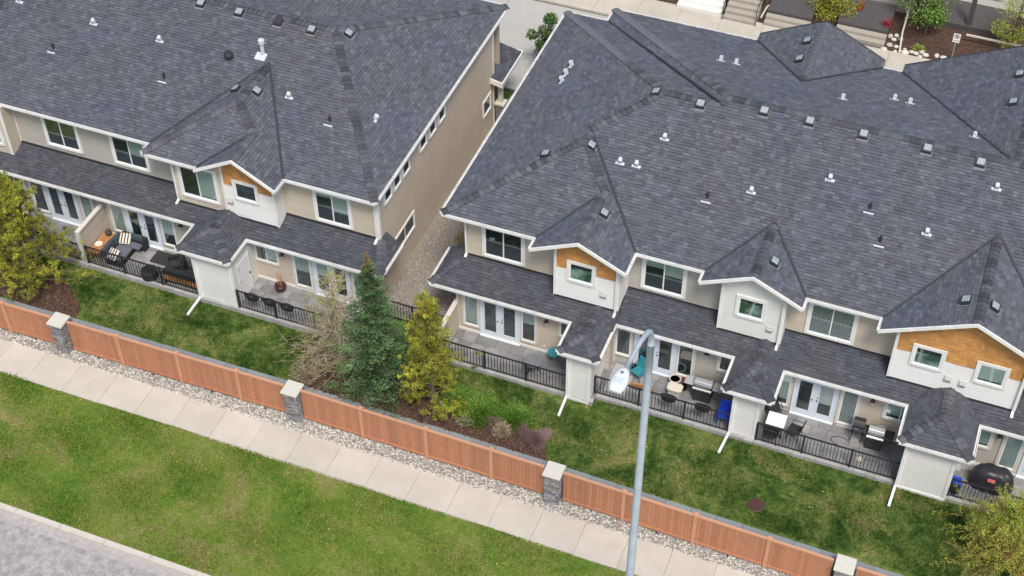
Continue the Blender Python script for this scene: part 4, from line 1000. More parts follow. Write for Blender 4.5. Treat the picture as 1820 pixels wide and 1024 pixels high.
def divider(x,y0,y1,z0,z1,lab,mat):
    t=thing('divider_wall',(x,(y0+y1)/2,z0),lab,'wall')
    for i,zz in enumerate(np.arange(z0,z1-.02,.155)): MB().box(x-.05,y0+.07,zz,x+.052-.0,y1,min(zz+.152,z1)).build('siding_board',mat,t)
    MB().box(x-.10,y0-.04,z1,x+.10,y1,z1+.08).build('cap_board','cream',t); MB().box(x-.10,y0-.04,z0-.1,x+.10,y0+.07,z1).build('end_post','cream',t)
divider(-18.0,-5.45,-3.45,.13,1.95,'tan privacy divider with cream cap beside the corner sofa','sid_tan')
divider(-1.22,-4.80,-3.1,.14,1.75,'beige privacy divider with cream cap beside the gravel gap','sid_beige')
# ---------------------------------------------------------------- furniture
z=.14
# corner sofa
t=thing('corner_sofa',(-16.9,-4.4,z),'black wicker corner sofa with slate blue cushions beside the tan divider','sofa')
MB().box(-17.15,-5.15,z,-16.35,-3.75,z+.28).build('base','wicker',t,bevel=.02); MB().box(-17.15,-3.9,z,-15.9,-3.55,z+.62).build('back_frame','wicker',t,bevel=.02)
MB().box(-17.0,-5.1,z+.28,-16.3,-4.2,z+.44).build('seat_cushion','cushiongrey',t,bevel=.04); MB().box(-16.95,-4.18,z+.28,-16.0,-3.8,z+.44).build('seat_cushion','cushiongrey',t,bevel=.04)
MB().obox((-17.18,-4.75,z+.6),(.10,0,.03),(0,.38,0),(-.03,0,.2)).build('back_cushion','cushion',t,bevel=.06); MB().obox((-17.1,-4.1,z+.62),(.11,.03,.03),(0,.26,0),(-.03,0,.2)).build('back_cushion','cushion',t,bevel=.06); MB().obox((-16.3,-3.78,z+.62),(.30,0,0),(0,.10,0),(0,.03,.2)).build('back_cushion','cushion',t,bevel=.06)
def pillow(c,ax,lab):
    t=thing('striped_pillow',c,lab,'pillow','striped pillows on the corner sofa'); a=Vector(ax).normalized(); n=Vector((0,-.55,.83)); b=n.cross(a).normalized(); n=a.cross(b)
    MB().obox(c,a*.25,b*.25,n*.055).build('cover','cream_fabric',t,bevel=.03)
    for k in (-.14,0,.14): MB().obox(Vector(c)+a*k+n*.058,a*.028,b*.235,n*.004).build('stripe','blackplastic',t)
pillow((-16.75,-4.0,z+.64),(1,.25,0),'cream pillow with dark stripes in the inner corner of the sofa'); pillow((-16.75,-5.0,z+.58),(1,-.2,.1),'cream striped pillow at the railing end of the sofa')
t=thing('side_table',(-17.65,-4.55,z),'narrow honey wood slatted table between sofa and divider','table')
for i in range(5): MB().box(-17.88+i*.105,-5.25,z+.55,-17.88+i*.105+.09,-3.85,z+.58).build('slat','wood',t)
for a in (-17.85,-17.42):
    for b in (-5.2,-3.92): MB().box(a,b,z,a+.05,b+.05,z+.55).build('leg','wood',t)
free(MB().lathe((-17.6,-4.0,z+.58),[(.10,0),(.13,.03),(.16,.12),(.15,.2),(.06,.27),(.05,.33),(.0,.34)],14),'lantern','brass','rounded dark lantern on the far end of the honey wood table','lantern',smooth=True)
free(MB().lathe((-17.67,-4.7,z+.585),[(.0,0),(.14,.0),(.18,.05),(.15,.055),(.0,.02)],14),'tray','cream_fabric','small pale dish in the middle of the honey wood table','dish')
free(MB().box(-15.45,-4.35,z+.004,-14.35,-3.6,z+.016),'door_rug','matgrey','dark rectangular rug on the patio in front of the french doors','rug')
def lounge(name,x,y,ang,lab,mat='wicker',cush='matgrey'):
    t=thing(name,(x,y,z),lab,'armchair','black armchairs on the left patio'); c,s=math.cos(ang),math.sin(ang)
    def Q(a,b,h): return Vector((x+a*c-b*s,y+a*s+b*c,z+h))
    A,B,Cc=Vector((c,s,0)),Vector((-s,c,0)),Vector((0,0,1))
    m=MB(); m.obox(Q(0,0,.16),A*.38,B*.36,Cc*.13); m.obox(Q(-.34,0,.32),A*.06,B*.36,Cc*.28); m.obox(Q(.34,0,.32),A*.06,B*.36,Cc*.28); m.obox(Q(0,.33,.4),A*.38,B*.06,Cc*.36); m.build('frame',mat,t)
    MB().obox(Q(0,-.03,.36),A*.27,B*.3,Cc*.07).build('seat_cushion',cush,t,bevel=.03); MB().obox(Q(0,.22,.6),A*.27,B*.08,Cc*.22).build('back_cushion',cush,t,bevel=.04)
lounge('armchair',-13.95,-4.35,-.9,'black armchair with dark cushions beside the storage wall, nearest the rug'); lounge('armchair',-13.05,-4.6,-2.2,'black armchair tucked against the white storage wall')
t=thing('fire_table',(-13.3,-5.12,z),'long black table with glowing honey wood slats below, against the railing','table')
MB().box(-14.15,-5.3,z+.62,-12.4,-4.92,z+.72).build('table_top','wicker',t,bevel=.01)
for i in range(13): MB().box(-14.05+i*.125,-5.29,z+.30,-14.05+i*.125+.075,-5.26,z+.56).build('slat','wood',t)
for a in (-14.1,-12.5): MB().box(a,-5.28,z,a+.06,-4.95,z+.62).build('leg','black',t)
MB().box(-14.1,-5.2,z+.1,-12.45,-5.0,z+.6).build('panel','black',t)
free(MB().lathe((-14.9,-5.15,z),[(.30,0),(.36,.05),(.36,.4),(.30,.42),(.0,.40)],18),'ottoman','wicker','round black wicker ottoman behind the railing near the sofa','ottoman')
free(MB().lathe((-9.2,-3.85,z),[(.16,0),(.24,.15),(.26,.32),(.22,.36),(.0,.33)],18),'plant_pot','maroon','round dark maroon pot holding wooden stakes on the paving','pot',smooth=True)
for k,(a,b) in enumerate(((-.06,0),(.03,.02),(.07,-.03))):
    free(MB().tube([(-9.2+a,-3.85+b,z+.3),(-9.2+a*1.4,-3.85+b*1.5+.03,z+1.0-.08*k)],.022,5),'wooden_stake','wood','%s of three thin wooden stakes in the dark maroon pot'%('leftmost','middle','rightmost')[k],'stake','wooden stakes in the maroon pot')
def boxplanter(x,y,lab,grp):
    t=thing('railing_planter',(x,y,z+.85),lab,'planter',grp)
    MB().lathe((x,y,z+.80),[(.28,0),(.34,.18),(.36,.20),(.33,.20),(.31,.17),(.0,.16)],18,sy=.42).build('trough','blackplastic',t,smooth=False); MB().lathe((x,y,z+.95),[(.30,0),(.30,.012)],18,sy=.40).build('potting_soil','soil',t)
boxplanter(-9.65,-5.42,'oval black planter on the railing, nearest the storage room with the white door','railing planters left'); boxplanter(-8.81,-5.42,'middle one of three oval black planters on the left railing','railing planters left'); boxplanter(-7.99,-5.42,'oval black planter on the railing, nearest the bare larch','railing planters left')
boxplanter(8.35,-4.42,'oval black planter on the railing, just right of the lamp post','railing planters right'); boxplanter(9.75,-4.42,'oval black planter on the railing in front of the steel grill','railing planters right')
def slatchair(x,y,ang,lab,mat,cat='chair',grp=None,h=.42):
    t=thing('patio_chair',(x,y,z),lab,cat,grp); c,s=math.cos(ang),math.sin(ang)
    def Q(a,b,hh): return Vector((x+a*c-b*s,y+a*s+b*c,z+hh))
    A,B,Cc=Vector((c,s,0)),Vector((-s,c,0)),Vector((0,0,1))
    for a in (-.23,.23):
        for b in (-.2,.2): MB().tube([Q(a,b,h),Q(a*1.15,b*1.2,0)],.018,5).build('leg',mat,t)
    MB().obox(Q(0,0,h),A*.25,B*.24,Cc*.018).build('seat',mat,t,bevel=.008)
    MB().obox(Q(0,.27,h+.26),A*.24,B*.02+Cc*.0,(B*.06+Cc*.25)).build('backrest',mat,t,bevel=.01)
    for a in (-.27,.27): MB().tube([Q(a,-.2,h),Q(a,-.2,h+.2),Q(a,.27,h+.22)],.016,5).build('armrest',mat,t)
slatchair(-5.35,-4.2,.6,'white patio chair seen through the spruce, nearer the doors','vinyl',grp='white patio chairs'); slatchair(-5.45,-4.85,2.4,'white patio chair beside the spruce, nearer the railing','vinyl',grp='white patio chairs')
t=thing('round_table',(-6.5,-4.5,z),'round grey table behind the bare larch','table'); MB().lathe((-6.5,-4.5,z+.68),[(.45,0),(.46,.03),(.0,.035)],20).build('table_top','lightrug',t); MB().tube([(-6.5,-4.5,z),(-6.5,-4.5,z+.68)],.04,6).build('leg','black',t)
# unit 1 right row
t=thing('stool',(3.2,-3.45,z),'round teal stool with pale legs beside the storage room','stool'); MB().lathe((3.2,-3.45,z+.50),[(.24,0),(.27,.02),(.27,.06),(.0,.065)],20).build('seat','teal',t)
for k in range(4): a=k*1.57+.5; MB().tube([(3.2+.17*math.cos(a),-3.45+.17*math.sin(a),z+.5),(3.2+.27*math.cos(a),-3.45+.27*math.sin(a),z)],.013,5).build('leg','steel',t)
t=thing('round_table',(2.6,-4.25,z),'round dark metal table beside the teal stool','table'); MB().lathe((2.6,-4.25,z+.62),[(.38,0),(.40,.02),(.39,.035),(.0,.035)],24).build('table_top','ventplate',t)
for k in range(3): a=k*2.09; MB().tube([(2.6,-4.25,z+.6),(2.6+.33*math.cos(a),-4.25+.33*math.sin(a),z)],.018,5).build('leg','black',t)
# unit 2
m=MB(); m.poly([(5.62,-2.62,z+.012),(5.62,-4.2,z+.012),(6.55,-4.2,z+.012),(6.5,-2.62,z+.012)])
free(MB().box(5.62,-4.2,z+.004,6.5,-2.62,z+.018),'light_rug','lightrug','pale grey rug on the patio beside the lamp head','rug')
slatchair(6.72,-3.05,-.4,'small teal patio chair beside the french doors, right of the lamp head','teal')
t=thing('potted_plant',(6.45,-2.85,z),'small dark reddish potted plant behind the teal chair','plant'); MB().lathe((6.45,-2.85,z),[(.11,0),(.14,.24),(.0,.22)],10).build('pot','terracotta',t); MB().lathe((6.45,-2.85,z+.23),[(.06,0),(.15,.1),(.12,.22),(.0,.3)],7).build('foliage','leafred',t)
t=thing('plant_pot',(8.2,-2.85,z),'large round terracotta pot with pale rim and dark soil','pot'); MB().lathe((8.2,-2.85,z),[(.15,0),(.22,.3),(.25,.34),(.25,.38),(.215,.38),(.21,.32)],18).build('pot_wall','ivory',t); MB().lathe((8.2,-2.85,z+.3),[(.20,0),(.20,.02)],16).build('potting_soil','terracotta',t)
free(MB().lathe((8.62,-2.98,z),[(.10,0),(.13,.18),(.12,.26),(.0,.24)],12),'small_pot','larchleaf','small yellow-green pot beside the terracotta pot','pot')
free(MB().box(8.0,-2.6,z,8.55,-2.53,z+.28),'wooden_tray','terracotta','orange-brown tray leaning behind the terracotta pot','tray')
t=thing('low_table',(8.35,-3.4,z),'small ivory table with clipped corners beside the steel grill','table'); m=MB(); m.prism([(8.05,-3.58,z+.48),(8.12,-3.66,z+.48),(8.58,-3.66,z+.48),(8.67,-3.58,z+.48),(8.67,-3.30,z+.48),(8.58,-3.22,z+.48),(8.12,-3.22,z+.48),(8.05,-3.30,z+.48)],(0,0,.05)); m.build('table_top','ivory',t); MB().box(8.12,-3.6,z,8.6,-3.28,z+.47).build('base','concrete',t)
m=MB(); m.obox((7.05,-3.75,z+.32),(.42,0,.06),(0,.02,.02),(-.06,0,.14)); free(m,'wooden_board','wood','thin brown wooden board leaning behind the railing by the lamp post','board')
def grill(x,y,lab,lid='metal',shelves='lightrug',s=1.0,cat='grill'):
    t=thing('gas_grill',(x,y,z),lab,cat)
    MB().box(x-.36*s,y-.24,z+.06,x+.36*s,y+.26,z+.72).build('cabinet','black',t,bevel=.01)
    MB().box(x-.34*s,y-.265,z+.1,x-.01,y-.242,z+.68).build('door','ventdark',t); MB().box(x+.01,y-.265,z+.1,x+.34*s,y-.242,z+.68).build('door','ventdark',t)
    MB().box(x-.38*s,y-.27,z+.72,x+.38*s,y+.28,z+.86).build('firebox','black',t); 
    m=MB(); prof=[(-.25,.86),(-.25,.98),(-.17,1.10),(0,1.16),(.16,1.13),(.26,1.0),(.26,.86)]
    m.prism([(x-.37*s,y+a,z+b) for a,b in prof],(.74*s,0,0)); m.build('lid',lid,t,bevel=.01)
    MB().tube([(x-.27*s,y-.31,z+.98),(x+.27*s,y-.31,z+.98)],.018,6).build('lid_handle','metal',t)
    m=MB().obox((x,y-.31,z+.80),(.38*s,0,0),(0,.03,.015),(0,-.01,.05)); m.build('control_panel','metal',t)
    for k in range(4): MB().tube([(x-.24*s+k*.16*s,y-.33,z+.80),(x-.24*s+k*.16*s,y-.385,z+.79)],.03,8).build('knob','black',t)
    for sg in (-1,1): MB().box(x+sg*.58*s-.19,y-.22,z+.84,x+sg*.58*s+.19,y+.22,z+.875).build('side_shelf',shelves,t,bevel=.008)
    for a in (-.3,.3):
        for b in (-.2,.2): MB().tube([(x+a*s-.02,y+b,z+.035),(x+a*s+.02,y+b,z+.035)],.035,8).build('caster','blackplastic',t)
grill(9.45,-3.15,'stainless steel gas grill with two grey side shelves, behind the planter railing')
t=thing('stacked_chairs',(10.55,-4.0,z),'bright blue plastic chair against the storage room, behind the railing','chair')
MB().box(10.3,-4.25,z+.38,10.82,-3.8,z+.48).build('seat','blue',t,bevel=.03); m=MB(); m.obox((10.56,-3.77,z+.68),(.25,0,0),(0,.03,0),(0,.08,.24)); m.build('backrest','blue',t,bevel=.02)
for a in (10.33,10.79):
    MB().box(a-.03,-4.24,z+.48,a+.03,-3.8,z+.62).build('armrest','blue',t,bevel=.01)
    for b in (-4.22,-3.84): MB().box(a-.03,b-.03,z,a+.03,b+.03,z+.40).build('leg','blue',t)
# unit 3
t=thing('square_table',(12.55,-3.75,z),'bright white square table on the patio beside the second storage room','table'); MB().box(12.22,-4.12,z+.70,12.95,-3.45,z+.73).build('table_top','tabletop',t); MB().box(12.20,-4.14,z+.64,12.97,-3.43,z+.695).build('apron','black',t)
for a in (12.26,12.90):
    for b in (-4.08,-3.5): MB().box(a-.02,b-.02,z,a+.02,b+.02,z+.64).build('leg','black',t)
slatchair(12.3,-2.95,.5,'black folding chair behind the white table, near the sidelight window','black',grp='black patio chairs'); slatchair(13.35,-3.75,-1.7,'black patio chair on the right of the white square table','black',grp='black patio chairs'); slatchair(12.55,-4.25,3.1,'black patio chair between the white table and the railing','black',grp='black patio chairs')
grill(16.35,-3.1,'black gas grill with steel lid beside the round black smoker','metal','ventdark',.85)
t=thing('smoker',(15.65,-2.95,z),'black drum smoker standing left of the black grill','smoker'); MB().tube([(15.65-.22,-2.95,z+.85),(15.65+.22,-2.95,z+.85)],.27,14).build('drum','black',t,smooth=False)
for a in (-.18,.18):
    for b in (-.15,.15): MB().tube([(15.65+a,-2.95+b,z+.65),(15.65+a*1.2,-2.95+b*1.5,z)],.02,5).build('leg','black',t)
MB().tube([(15.5,-3.23,z+.85),(15.8,-3.23,z+.85)],.014,5).build('handle','metal',t)
hp=[(15.1+.35*math.cos(k*.35),-3.35+.22*math.sin(k*.35),z+.02) for k in range(14)]; free(MB().tube(hp,.014,5),'gas_hose','blackplastic','thin looped black hose on the pavers left of the smoker','hose')
free(MB().lathe((16.0,-3.95,z),[(.11,0),(.12,.02),(.09,.03),(.08,.02)],14),'ring_dish','ivory','small pale ring on the pavers in front of the black grill','dish')
# unit 4
t=thing('covered_grill',(20.9,-3.45,z),'grill under a shiny black cover with a small red label','grill')
rr=[(.0,1.0),(.35,1.02),(.5,.95),(.62,.75),(.68,.4),(.66,.05)]
m=MB(); n=28; base=0
for (r_,h_) in rr[1:]:
    for k in range(n):
        a=2*math.pi*k/n; f=1+.05*math.sin(k*2.6)*(1-h_/1.1)+.02*math.sin(k*5); m.v.append((20.9+r_*1.18*f*math.copysign(abs(math.cos(a))**.75,math.cos(a)),-3.45+r_*.62*f*math.copysign(abs(math.sin(a))**.75,math.sin(a)),z+h_+.03*math.sin(k*1.7)))
for i in range(len(rr)-2):
    for k in range(n): k2=(k+1)%n; m.f.append((i*n+k2,i*n+k,(i+1)*n+k,(i+1)*n+k2)); m.t.append(1)
m.f.append(tuple(range(n))); m.t.append(1); m.build('cover','cover',t,smooth=True)
m=MB(); m.obox((20.85,-3.862,z+.80),(.14,0,0),(0,.006,.01),(0,.035,.045)); m.build('label_patch','red',t)
free(MB().box(19.4,-3.45,z,19.7,-3.15,z+.42),'storage_box','lightrug','grey and white plastic box against the last storage room','box',bevel=.02)
free(MB().box(19.42,-3.95,z,19.85,-3.6,z+.22),'blue_crate','blue','low blue crate below the grey plastic box','crate',bevel=.02)
free(MB().lathe((19.66,-4.2,z),[(.15,0),(.19,.28),(.17,.28),(.0,.2)],14),'bucket','blackplastic','round black bucket in the corner by the railing and last storage room','bucket')
free(MB().lathe((21.75,-3.9,z),[(.06,0),(.11,.05),(.08,.12),(.0,.14)],10),'hose_reel','ivory','small pale coiled hose beside the covered grill','hose')
t=thing('manhole_cover',(12.82,-7.41,.0),'round rusty manhole cover set in the lawn behind the fence','manhole cover'); MB().lathe((12.82,-7.41,-.02),[(.315,0),(.315,.045),(.29,.05),(.29,.045)],24).build('rim','soil',t); MB().lathe((12.82,-7.41,-.0),[(.288,0),(.288,.052)],24).build('lid','rust',t)
# ---------------------------------------------------------------- street lamp
t=thing('street_lamp',(10.05,-15,-1.27),'tall pale blue-grey street lamp post with curved arm and white head','street lamp')
zs=[-1.27,2,6,10,14,15.7]; MB().tube([(10.05,-15,q) for q in zs],[.155,.146,.136,.125,.114,.107],12).build('pole','lampsteel',t,smooth=True)
arm=[(10.05,-15,15.5),(10.05,-15.03,16.0),(10.05,-15.2,16.38),(10.05,-15.5,16.68),(10.05,-16.2,17.0),(10.05,-17.0,17.2),(10.05,-17.65,17.3)]
MB().tube(arm,[.10,.09,.084,.078,.07,.062,.055],10).build('arm','lampsteel',t,smooth=True); MB().box(9.8,-15.25,-1.3,10.3,-14.75,-1.18).build('base_plate','lampsteel',t)
h=MB(); n=22
prof=[(0,.0),(.12,.62),(.3,.85),(.5,1.0),(.7,1.0),(.88,.86),(1,.55)]
L=.86; cy=-17.5; hw=.205
ring=[]
for a,wd in prof: ring.append((cy-a*L,wd*hw+.03))
up=[];dn=[]
V=[]
for (yy,wd) in ring:
    for k in range(10):
        th=2*math.pi*k/10; V.append((10.05+wd*math.cos(th),yy,17.36+.085*math.sin(th)*(wd/hw+.2)))
h.v=V
for i in range(len(ring)-1):
    for k in range(10): k2=(k+1)%10; h.f.append((i*10+k,i*10+k2,(i+1)*10+k2,(i+1)*10+k)); h.t.append(1)
h.f.append(tuple(range(9,-1,-1))); h.f.append(tuple((len(ring)-1)*10+k for k in range(10))); h.t+=[1,1]
ho=h.build('lamp_head','lamphead',t,smooth=True)
MB().lathe((10.05,-17.78,17.44),[(.045,0),(.045,.05),(.0,.055)],10).build('photocell','metal',ho)
MB().box(9.93,-18.15,17.452,10.17,-17.93,17.472).build('top_panel','lens',ho,bevel=.01); MB().box(9.90,-18.3,17.25,10.2,-17.8,17.28).build('lamp_lens','lens',ho)
# ================================================================ vegetation
def quads(C,N,U,L,W):
    """leaf quads: centres C, normals N, long axis U"""
    Wd=np.cross(N,U); a=U*L[:,None]/2; b=Wd*W[:,None]/2
    V=np.stack([C-a,C+b*.9,C+a,C-b*.9],1).reshape(-1,3); F=np.arange(len(V)).reshape(-1,4); return V,F
def rnd_unit(n): v=RNG.normal(size=(n,3)); return v/np.linalg.norm(v,axis=1)[:,None]
def unit(v): return v/np.maximum(1e-9,np.linalg.norm(v,axis=-1))[...,None]
def leafobj(name,C,U,L,W,mat,parent,t0=.7,t1=1.35,clump=None):
    C=np.asarray(C);L=np.asarray(L);W=np.asarray(W); k_=(C[:,1]>-8.78)|(C[:,1]<-12)|(np.abs(C[:,2])>9)
    if not k_.all(): C,U,L,W=C[k_],U[k_],L[k_],W[k_]; clump=clump[k_] if clump is not None else None
    n=len(C); N=unit(np.cross(U,rnd_unit(n))); V,F=quads(C,N,U,np.asarray(L),np.asarray(W))
    tone=RNG.uniform(t0,t1,n)
    if clump is not None: tone*=clump
    rl=np.array(rootloc(parent)); o=numesh(name,V-rl,F,tone,mat,parent); return o
def conifer_spruce(x,y,z0,h,r,lab):
    t=thing('spruce_tree',(x,y,z0),lab,'tree'); MB().tube([(x,y,z0),(x,y,z0+h)],[.085,.012],7).build('trunk','bark',t)
    Cs=[];Us=[];T=[];br=MB(); top=[]
    z=.35; k=0
    while z<h-.25:
        f=1-z/h; R=r*(f**.88)*1.0+.10; nb=int(5+6*f)
        for i in range(nb):
            a=2*math.pi*(i+.5*(k%2))/nb+random.uniform(-.2,.2); Rb=R*random.choice((.66,.8,.95,1.05,1.15)); sag=-.10-.28*f
            dirh=np.array([math.cos(a),math.sin(a),0]); p0=np.array([x,y,z0+z])
            ct=random.uniform(.6,1.35)
            tt=np.linspace(.15,1,7); pts=p0+dirh*Rb*tt[:,None]+np.array([0,0,1])*(sag*Rb*tt+.22*Rb*tt**3)[:,None]
            if k%3==0 and pts[-1][1]>-8.6: br.tube([tuple(p0),tuple(pts[3]),tuple(pts[-1])],[.025,.015,.006],3,caps=False)
            side=np.array([-math.sin(a),math.cos(a),0])
            m=int(40+150*Rb)
            q=RNG.uniform(.02,1,m)**.8; base=p0+dirh*Rb*q[:,None]+np.array([0,0,1])*(sag*Rb*q+.22*Rb*q**3)[:,None]
            sg=RNG.choice([-1,1],m); spread=RNG.uniform(0,.44,m)*(1.15-q*.6)*min(1,Rb)
            C=base+side*(sg*spread)[:,None]+np.stack([RNG.normal(0,.02,m)]*2+[RNG.normal(-.02,.035,m)],1)
            U_=unit(dirh*.8+side*(sg*.8)[:,None]+np.array([0,0,.15])+RNG.normal(0,.18,(m,3)))
            Cs.append(C);Us.append(U_);T.append(ct*(.45+.95*q))  # tone carries inner shade and lit tips along with paler new growth
        z+=.24+.13*f; k+=1
    C=np.concatenate(Cs);U_=np.concatenate(Us);T=np.concatenate(T); n=len(C)
    print('spruce',n)
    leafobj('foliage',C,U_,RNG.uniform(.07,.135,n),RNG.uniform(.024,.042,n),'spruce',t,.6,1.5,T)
    br.build('branches','bark',t)['kind']='stuff'
    C=[];U_=[]
    for i in range(220):
        a=random.uniform(0,6.28); q=random.random(); rr=.28*(1-q)*random.random()**.5; C.append((x+rr*math.cos(a),y+rr*math.sin(a),z0+h-.75+q*1.0)); U_.append((math.cos(a)*.5,math.sin(a)*.5,.9))
    leafobj('new_growth',np.array(C),unit(np.array(U_)),RNG.uniform(.1,.2,220),RNG.uniform(.025,.04,220),'sprucegold',t)
def pine(x,y,z0,h,r,lab,seed,mat='pine',mat2='pinedull',n1=520,lean=(0,0),p=.75,zmin=.5,nb_=36):
    rs=np.random.default_rng(seed); rr=random.Random(seed); t=thing('pine_tree',(x,y,z0),lab,'tree'); MB().tube([(x,y,z0),(x+lean[0]*.5,y+lean[1]*.5,z0+h*.5),(x+lean[0],y+lean[1],z0+h)],[.12,.07,.02],7).build('trunk','bark',t)
    br=MB(); Cs=[];Us=[];T=[];Cs2=[];Us2=[];T2=[]
    K=max(30,n1//11); lobes=[]
    for i in range(K):
        zz=zmin+(h-zmin)*(i+rr.random())/K; f=1-(zz-zmin)/(h-zmin); R=r*(f**p)*rr.uniform(.7,1.15)+.05; a=i*2.4+rr.uniform(-.5,.5); q=rr.uniform(.3,1.0)
        lobes.append((x+lean[0]*zz/h+R*q*math.cos(a),y+lean[1]*zz/h+R*q*math.sin(a),z0+zz+.12*R,a,rr.uniform(.55,1.45),zz,.14+.13*f))
        lx,ly,lz=lobes[-1][:3]
        if ly>-8.6: br.tube([(x+lean[0]*zz/h,y+lean[1]*zz/h,z0+zz*.93),((x+lx)/2,(y+ly)/2,lz-.12),(lx,ly,lz-.05)],[.028,.018,.010],3,caps=False)
    for i in range(n1):
        lx,ly,lz,a,tl,zz,sp=rr.choice(lobes)
        cx,cy,cz=lx+rr.gauss(0,sp*1.2),ly+rr.gauss(0,sp*1.2),lz+rr.gauss(0,sp*.7)
        a=math.atan2(cy-y,cx-x)
        m=36; out=np.array([math.cos(a)*.55,math.sin(a)*.55,.7]); d=unit(rs.normal(0,.75,(m,3))+out)
        L=rs.uniform(.06,.18,m); C=np.array([cx,cy,cz])+d*(L*.5)[:,None]+rs.normal(0,.04,(m,3))
        tn=np.full(m,tl*rr.uniform(.75,1.25))
        if rr.random()<.75: Cs.append(C);Us.append(d);T.append(tn)
        else: Cs2.append(C);Us2.append(d);T2.append(tn)
    for C,U_,TT,mt in ((Cs,Us,T,mat),(Cs2,Us2,T2,mat2)):
        C=np.concatenate(C);U_=np.concatenate(U_);n=len(C); leafobj('foliage',C,U_,rs.uniform(.09,.17,n),rs.uniform(.018,.036,n),mt,t,.7,1.35,np.concatenate(TT))
    br.build('branches','bark',t)['kind']='stuff'
def barelarch(x,y,z0,h,r,lab,seed,green=.4,twig='twig',name='larch_tree',n=150,zlo=.4,leafm='larchleaf',ln=9):
    rr=random.Random(seed); t=thing(name,(x,y,z0),lab,'tree'); MB().tube([(x,y,z0),(x,y,z0+h)],[.08,.012],6).build('trunk',twig,t)
    b=MB(); leaf=[];lu=[]
    def twiggy(p,d,L,r0,depth):
        pts=[p]; dd=Vector(d)
        for k in range(4):
            dd=(dd+Vector((rr.gauss(0,.16),rr.gauss(0,.16),rr.gauss(-.03,.12)))).normalized(); pts.append(pts[-1]+dd*L/4)
        if min(q.y for q in pts)<-8.7: return
        b.tube(pts,[r0,r0*.85,r0*.65,r0*.45,r0*.25],3,caps=False)
        if depth>0:
            for k in range(rr.choice((4,5,6))):
                q=rr.choice(pts[1:]); e=(dd+Vector((rr.gauss(0,.8),rr.gauss(0,.8),rr.gauss(0,.5)))).normalized(); twiggy(q,e,L*rr.uniform(.3,.5),r0*.5,depth-1)
        else:
            if rr.random()<green:
                for k in range(ln):
                    q=rr.choice(pts[1:]); leaf.append(tuple(q+Vector((rr.gauss(0,.05),rr.gauss(0,.05),rr.gauss(0,.05))))); lu.append((rr.gauss(0,1),rr.gauss(0,1),rr.gauss(0,1)))
    for i in range(n):
        f=rr.random()**1.15; zz=zlo+(h-zlo)*f; R=r*(1-f)**.65*rr.uniform(.6,1.15)+.12; a=rr.uniform(0,6.28)
        twiggy(Vector((x,y,z0+zz)),(math.cos(a),math.sin(a),rr.uniform(-.15,.3)),R,.018,1)
    b.build('twigs',twig,t)
    if leaf:
        C=np.array(leaf);U_=unit(np.array(lu)+1e-6); k=len(C); leafobj('foliage',C,U_,RNG.uniform(.05,.10,k),RNG.uniform(.02,.04,k),leafm,t)
    return t
def broadleaf(x,y,z0,h,r,lab,seed,mat='leaf',mat2='leafyellow',n=6500,zlow=.9,sz=.10,name='leafy_tree',lobes=16,share2=.2,cat='tree'):
    rr=random.Random(seed); rs=np.random.default_rng(seed); t=thing(name,(x,y,z0),lab,cat); MB().tube([(x,y,z0),(x+.05,y,z0+h*.5),(x,y,z0+h*.85)],[.07,.05,.015],7).build('trunk','bark',t)
    cs=[];br=MB()
    for i in range(lobes):
        a=rr.uniform(0,6.28); zz=rr.uniform(zlow,h-.3); f=math.sin(math.pi*min(1,max(0,(zz-zlow)/(h-zlow)*.85+.12))); q=r*f*rr.uniform(.25,.95); c=(x+q*math.cos(a),y+q*math.sin(a),z0+zz); cs.append((c,rr.uniform(.28,.48)*r,rr.uniform(.7,1.3)))
        br.tube([(x,y,z0+zlow*.8),((x+c[0])/2,(y+c[1])/2,z0+zz*.8),c],[.03,.02,.008],4,caps=False)
    br.build('branches','bark',t)['kind']='stuff'
    C=[];T=[]
    for c,s,tn in cs:
        m=n//lobes; d=rs.normal(size=(m,3)); d/=np.linalg.norm(d,axis=1)[:,None]; rad=s*rs.uniform(.35,1.12,m)**.6; C.append(np.array(c)+d*rad[:,None]*np.array([1,1,.8])); T.append(np.full(m,tn))
    C=np.concatenate(C);T=np.concatenate(T);k=len(C); U_=rnd_unit(k); sel=rs.random(k)<share2
    for s_,mt in ((~sel,mat),(sel,mat2)):
        if s_.sum(): leafobj('foliage',C[s_],U_[s_],rs.uniform(.7,1.3,s_.sum())*sz,rs.uniform(.5,.9,s_.sum())*sz*.7,mt,t,.65,1.4,T[s_])
    return t
conifer_spruce(-2.9,-7.3,0,7.5,2.05,'tall blue-green spruce with golden tip behind the fence')
pine(-.55,-7.3,0,5.9,1.5,'slim yellow-green pine just right of the spruce',3,n1=680,lean=(-.1,.15),p=.72,zmin=.12)
pine(-19.7,-7.3,-.05,6.0,2.45,'big yellow-green pine at the left edge, before the patio railing',5,n1=1700,p=.62,zmin=.2,lean=(-.2,.1))
barelarch(-4.85,-6.75,0,5.4,2.0,'nearly bare larch with pale twigs left of the spruce',11,.5,'twig',n=270,ln=6,zlo=.25)
barelarch(21.9,-7.0,0,3.8,2.3,'young yellow-green larch in the bottom right corner',13,.95,'twigorange',n=230,ln=34)
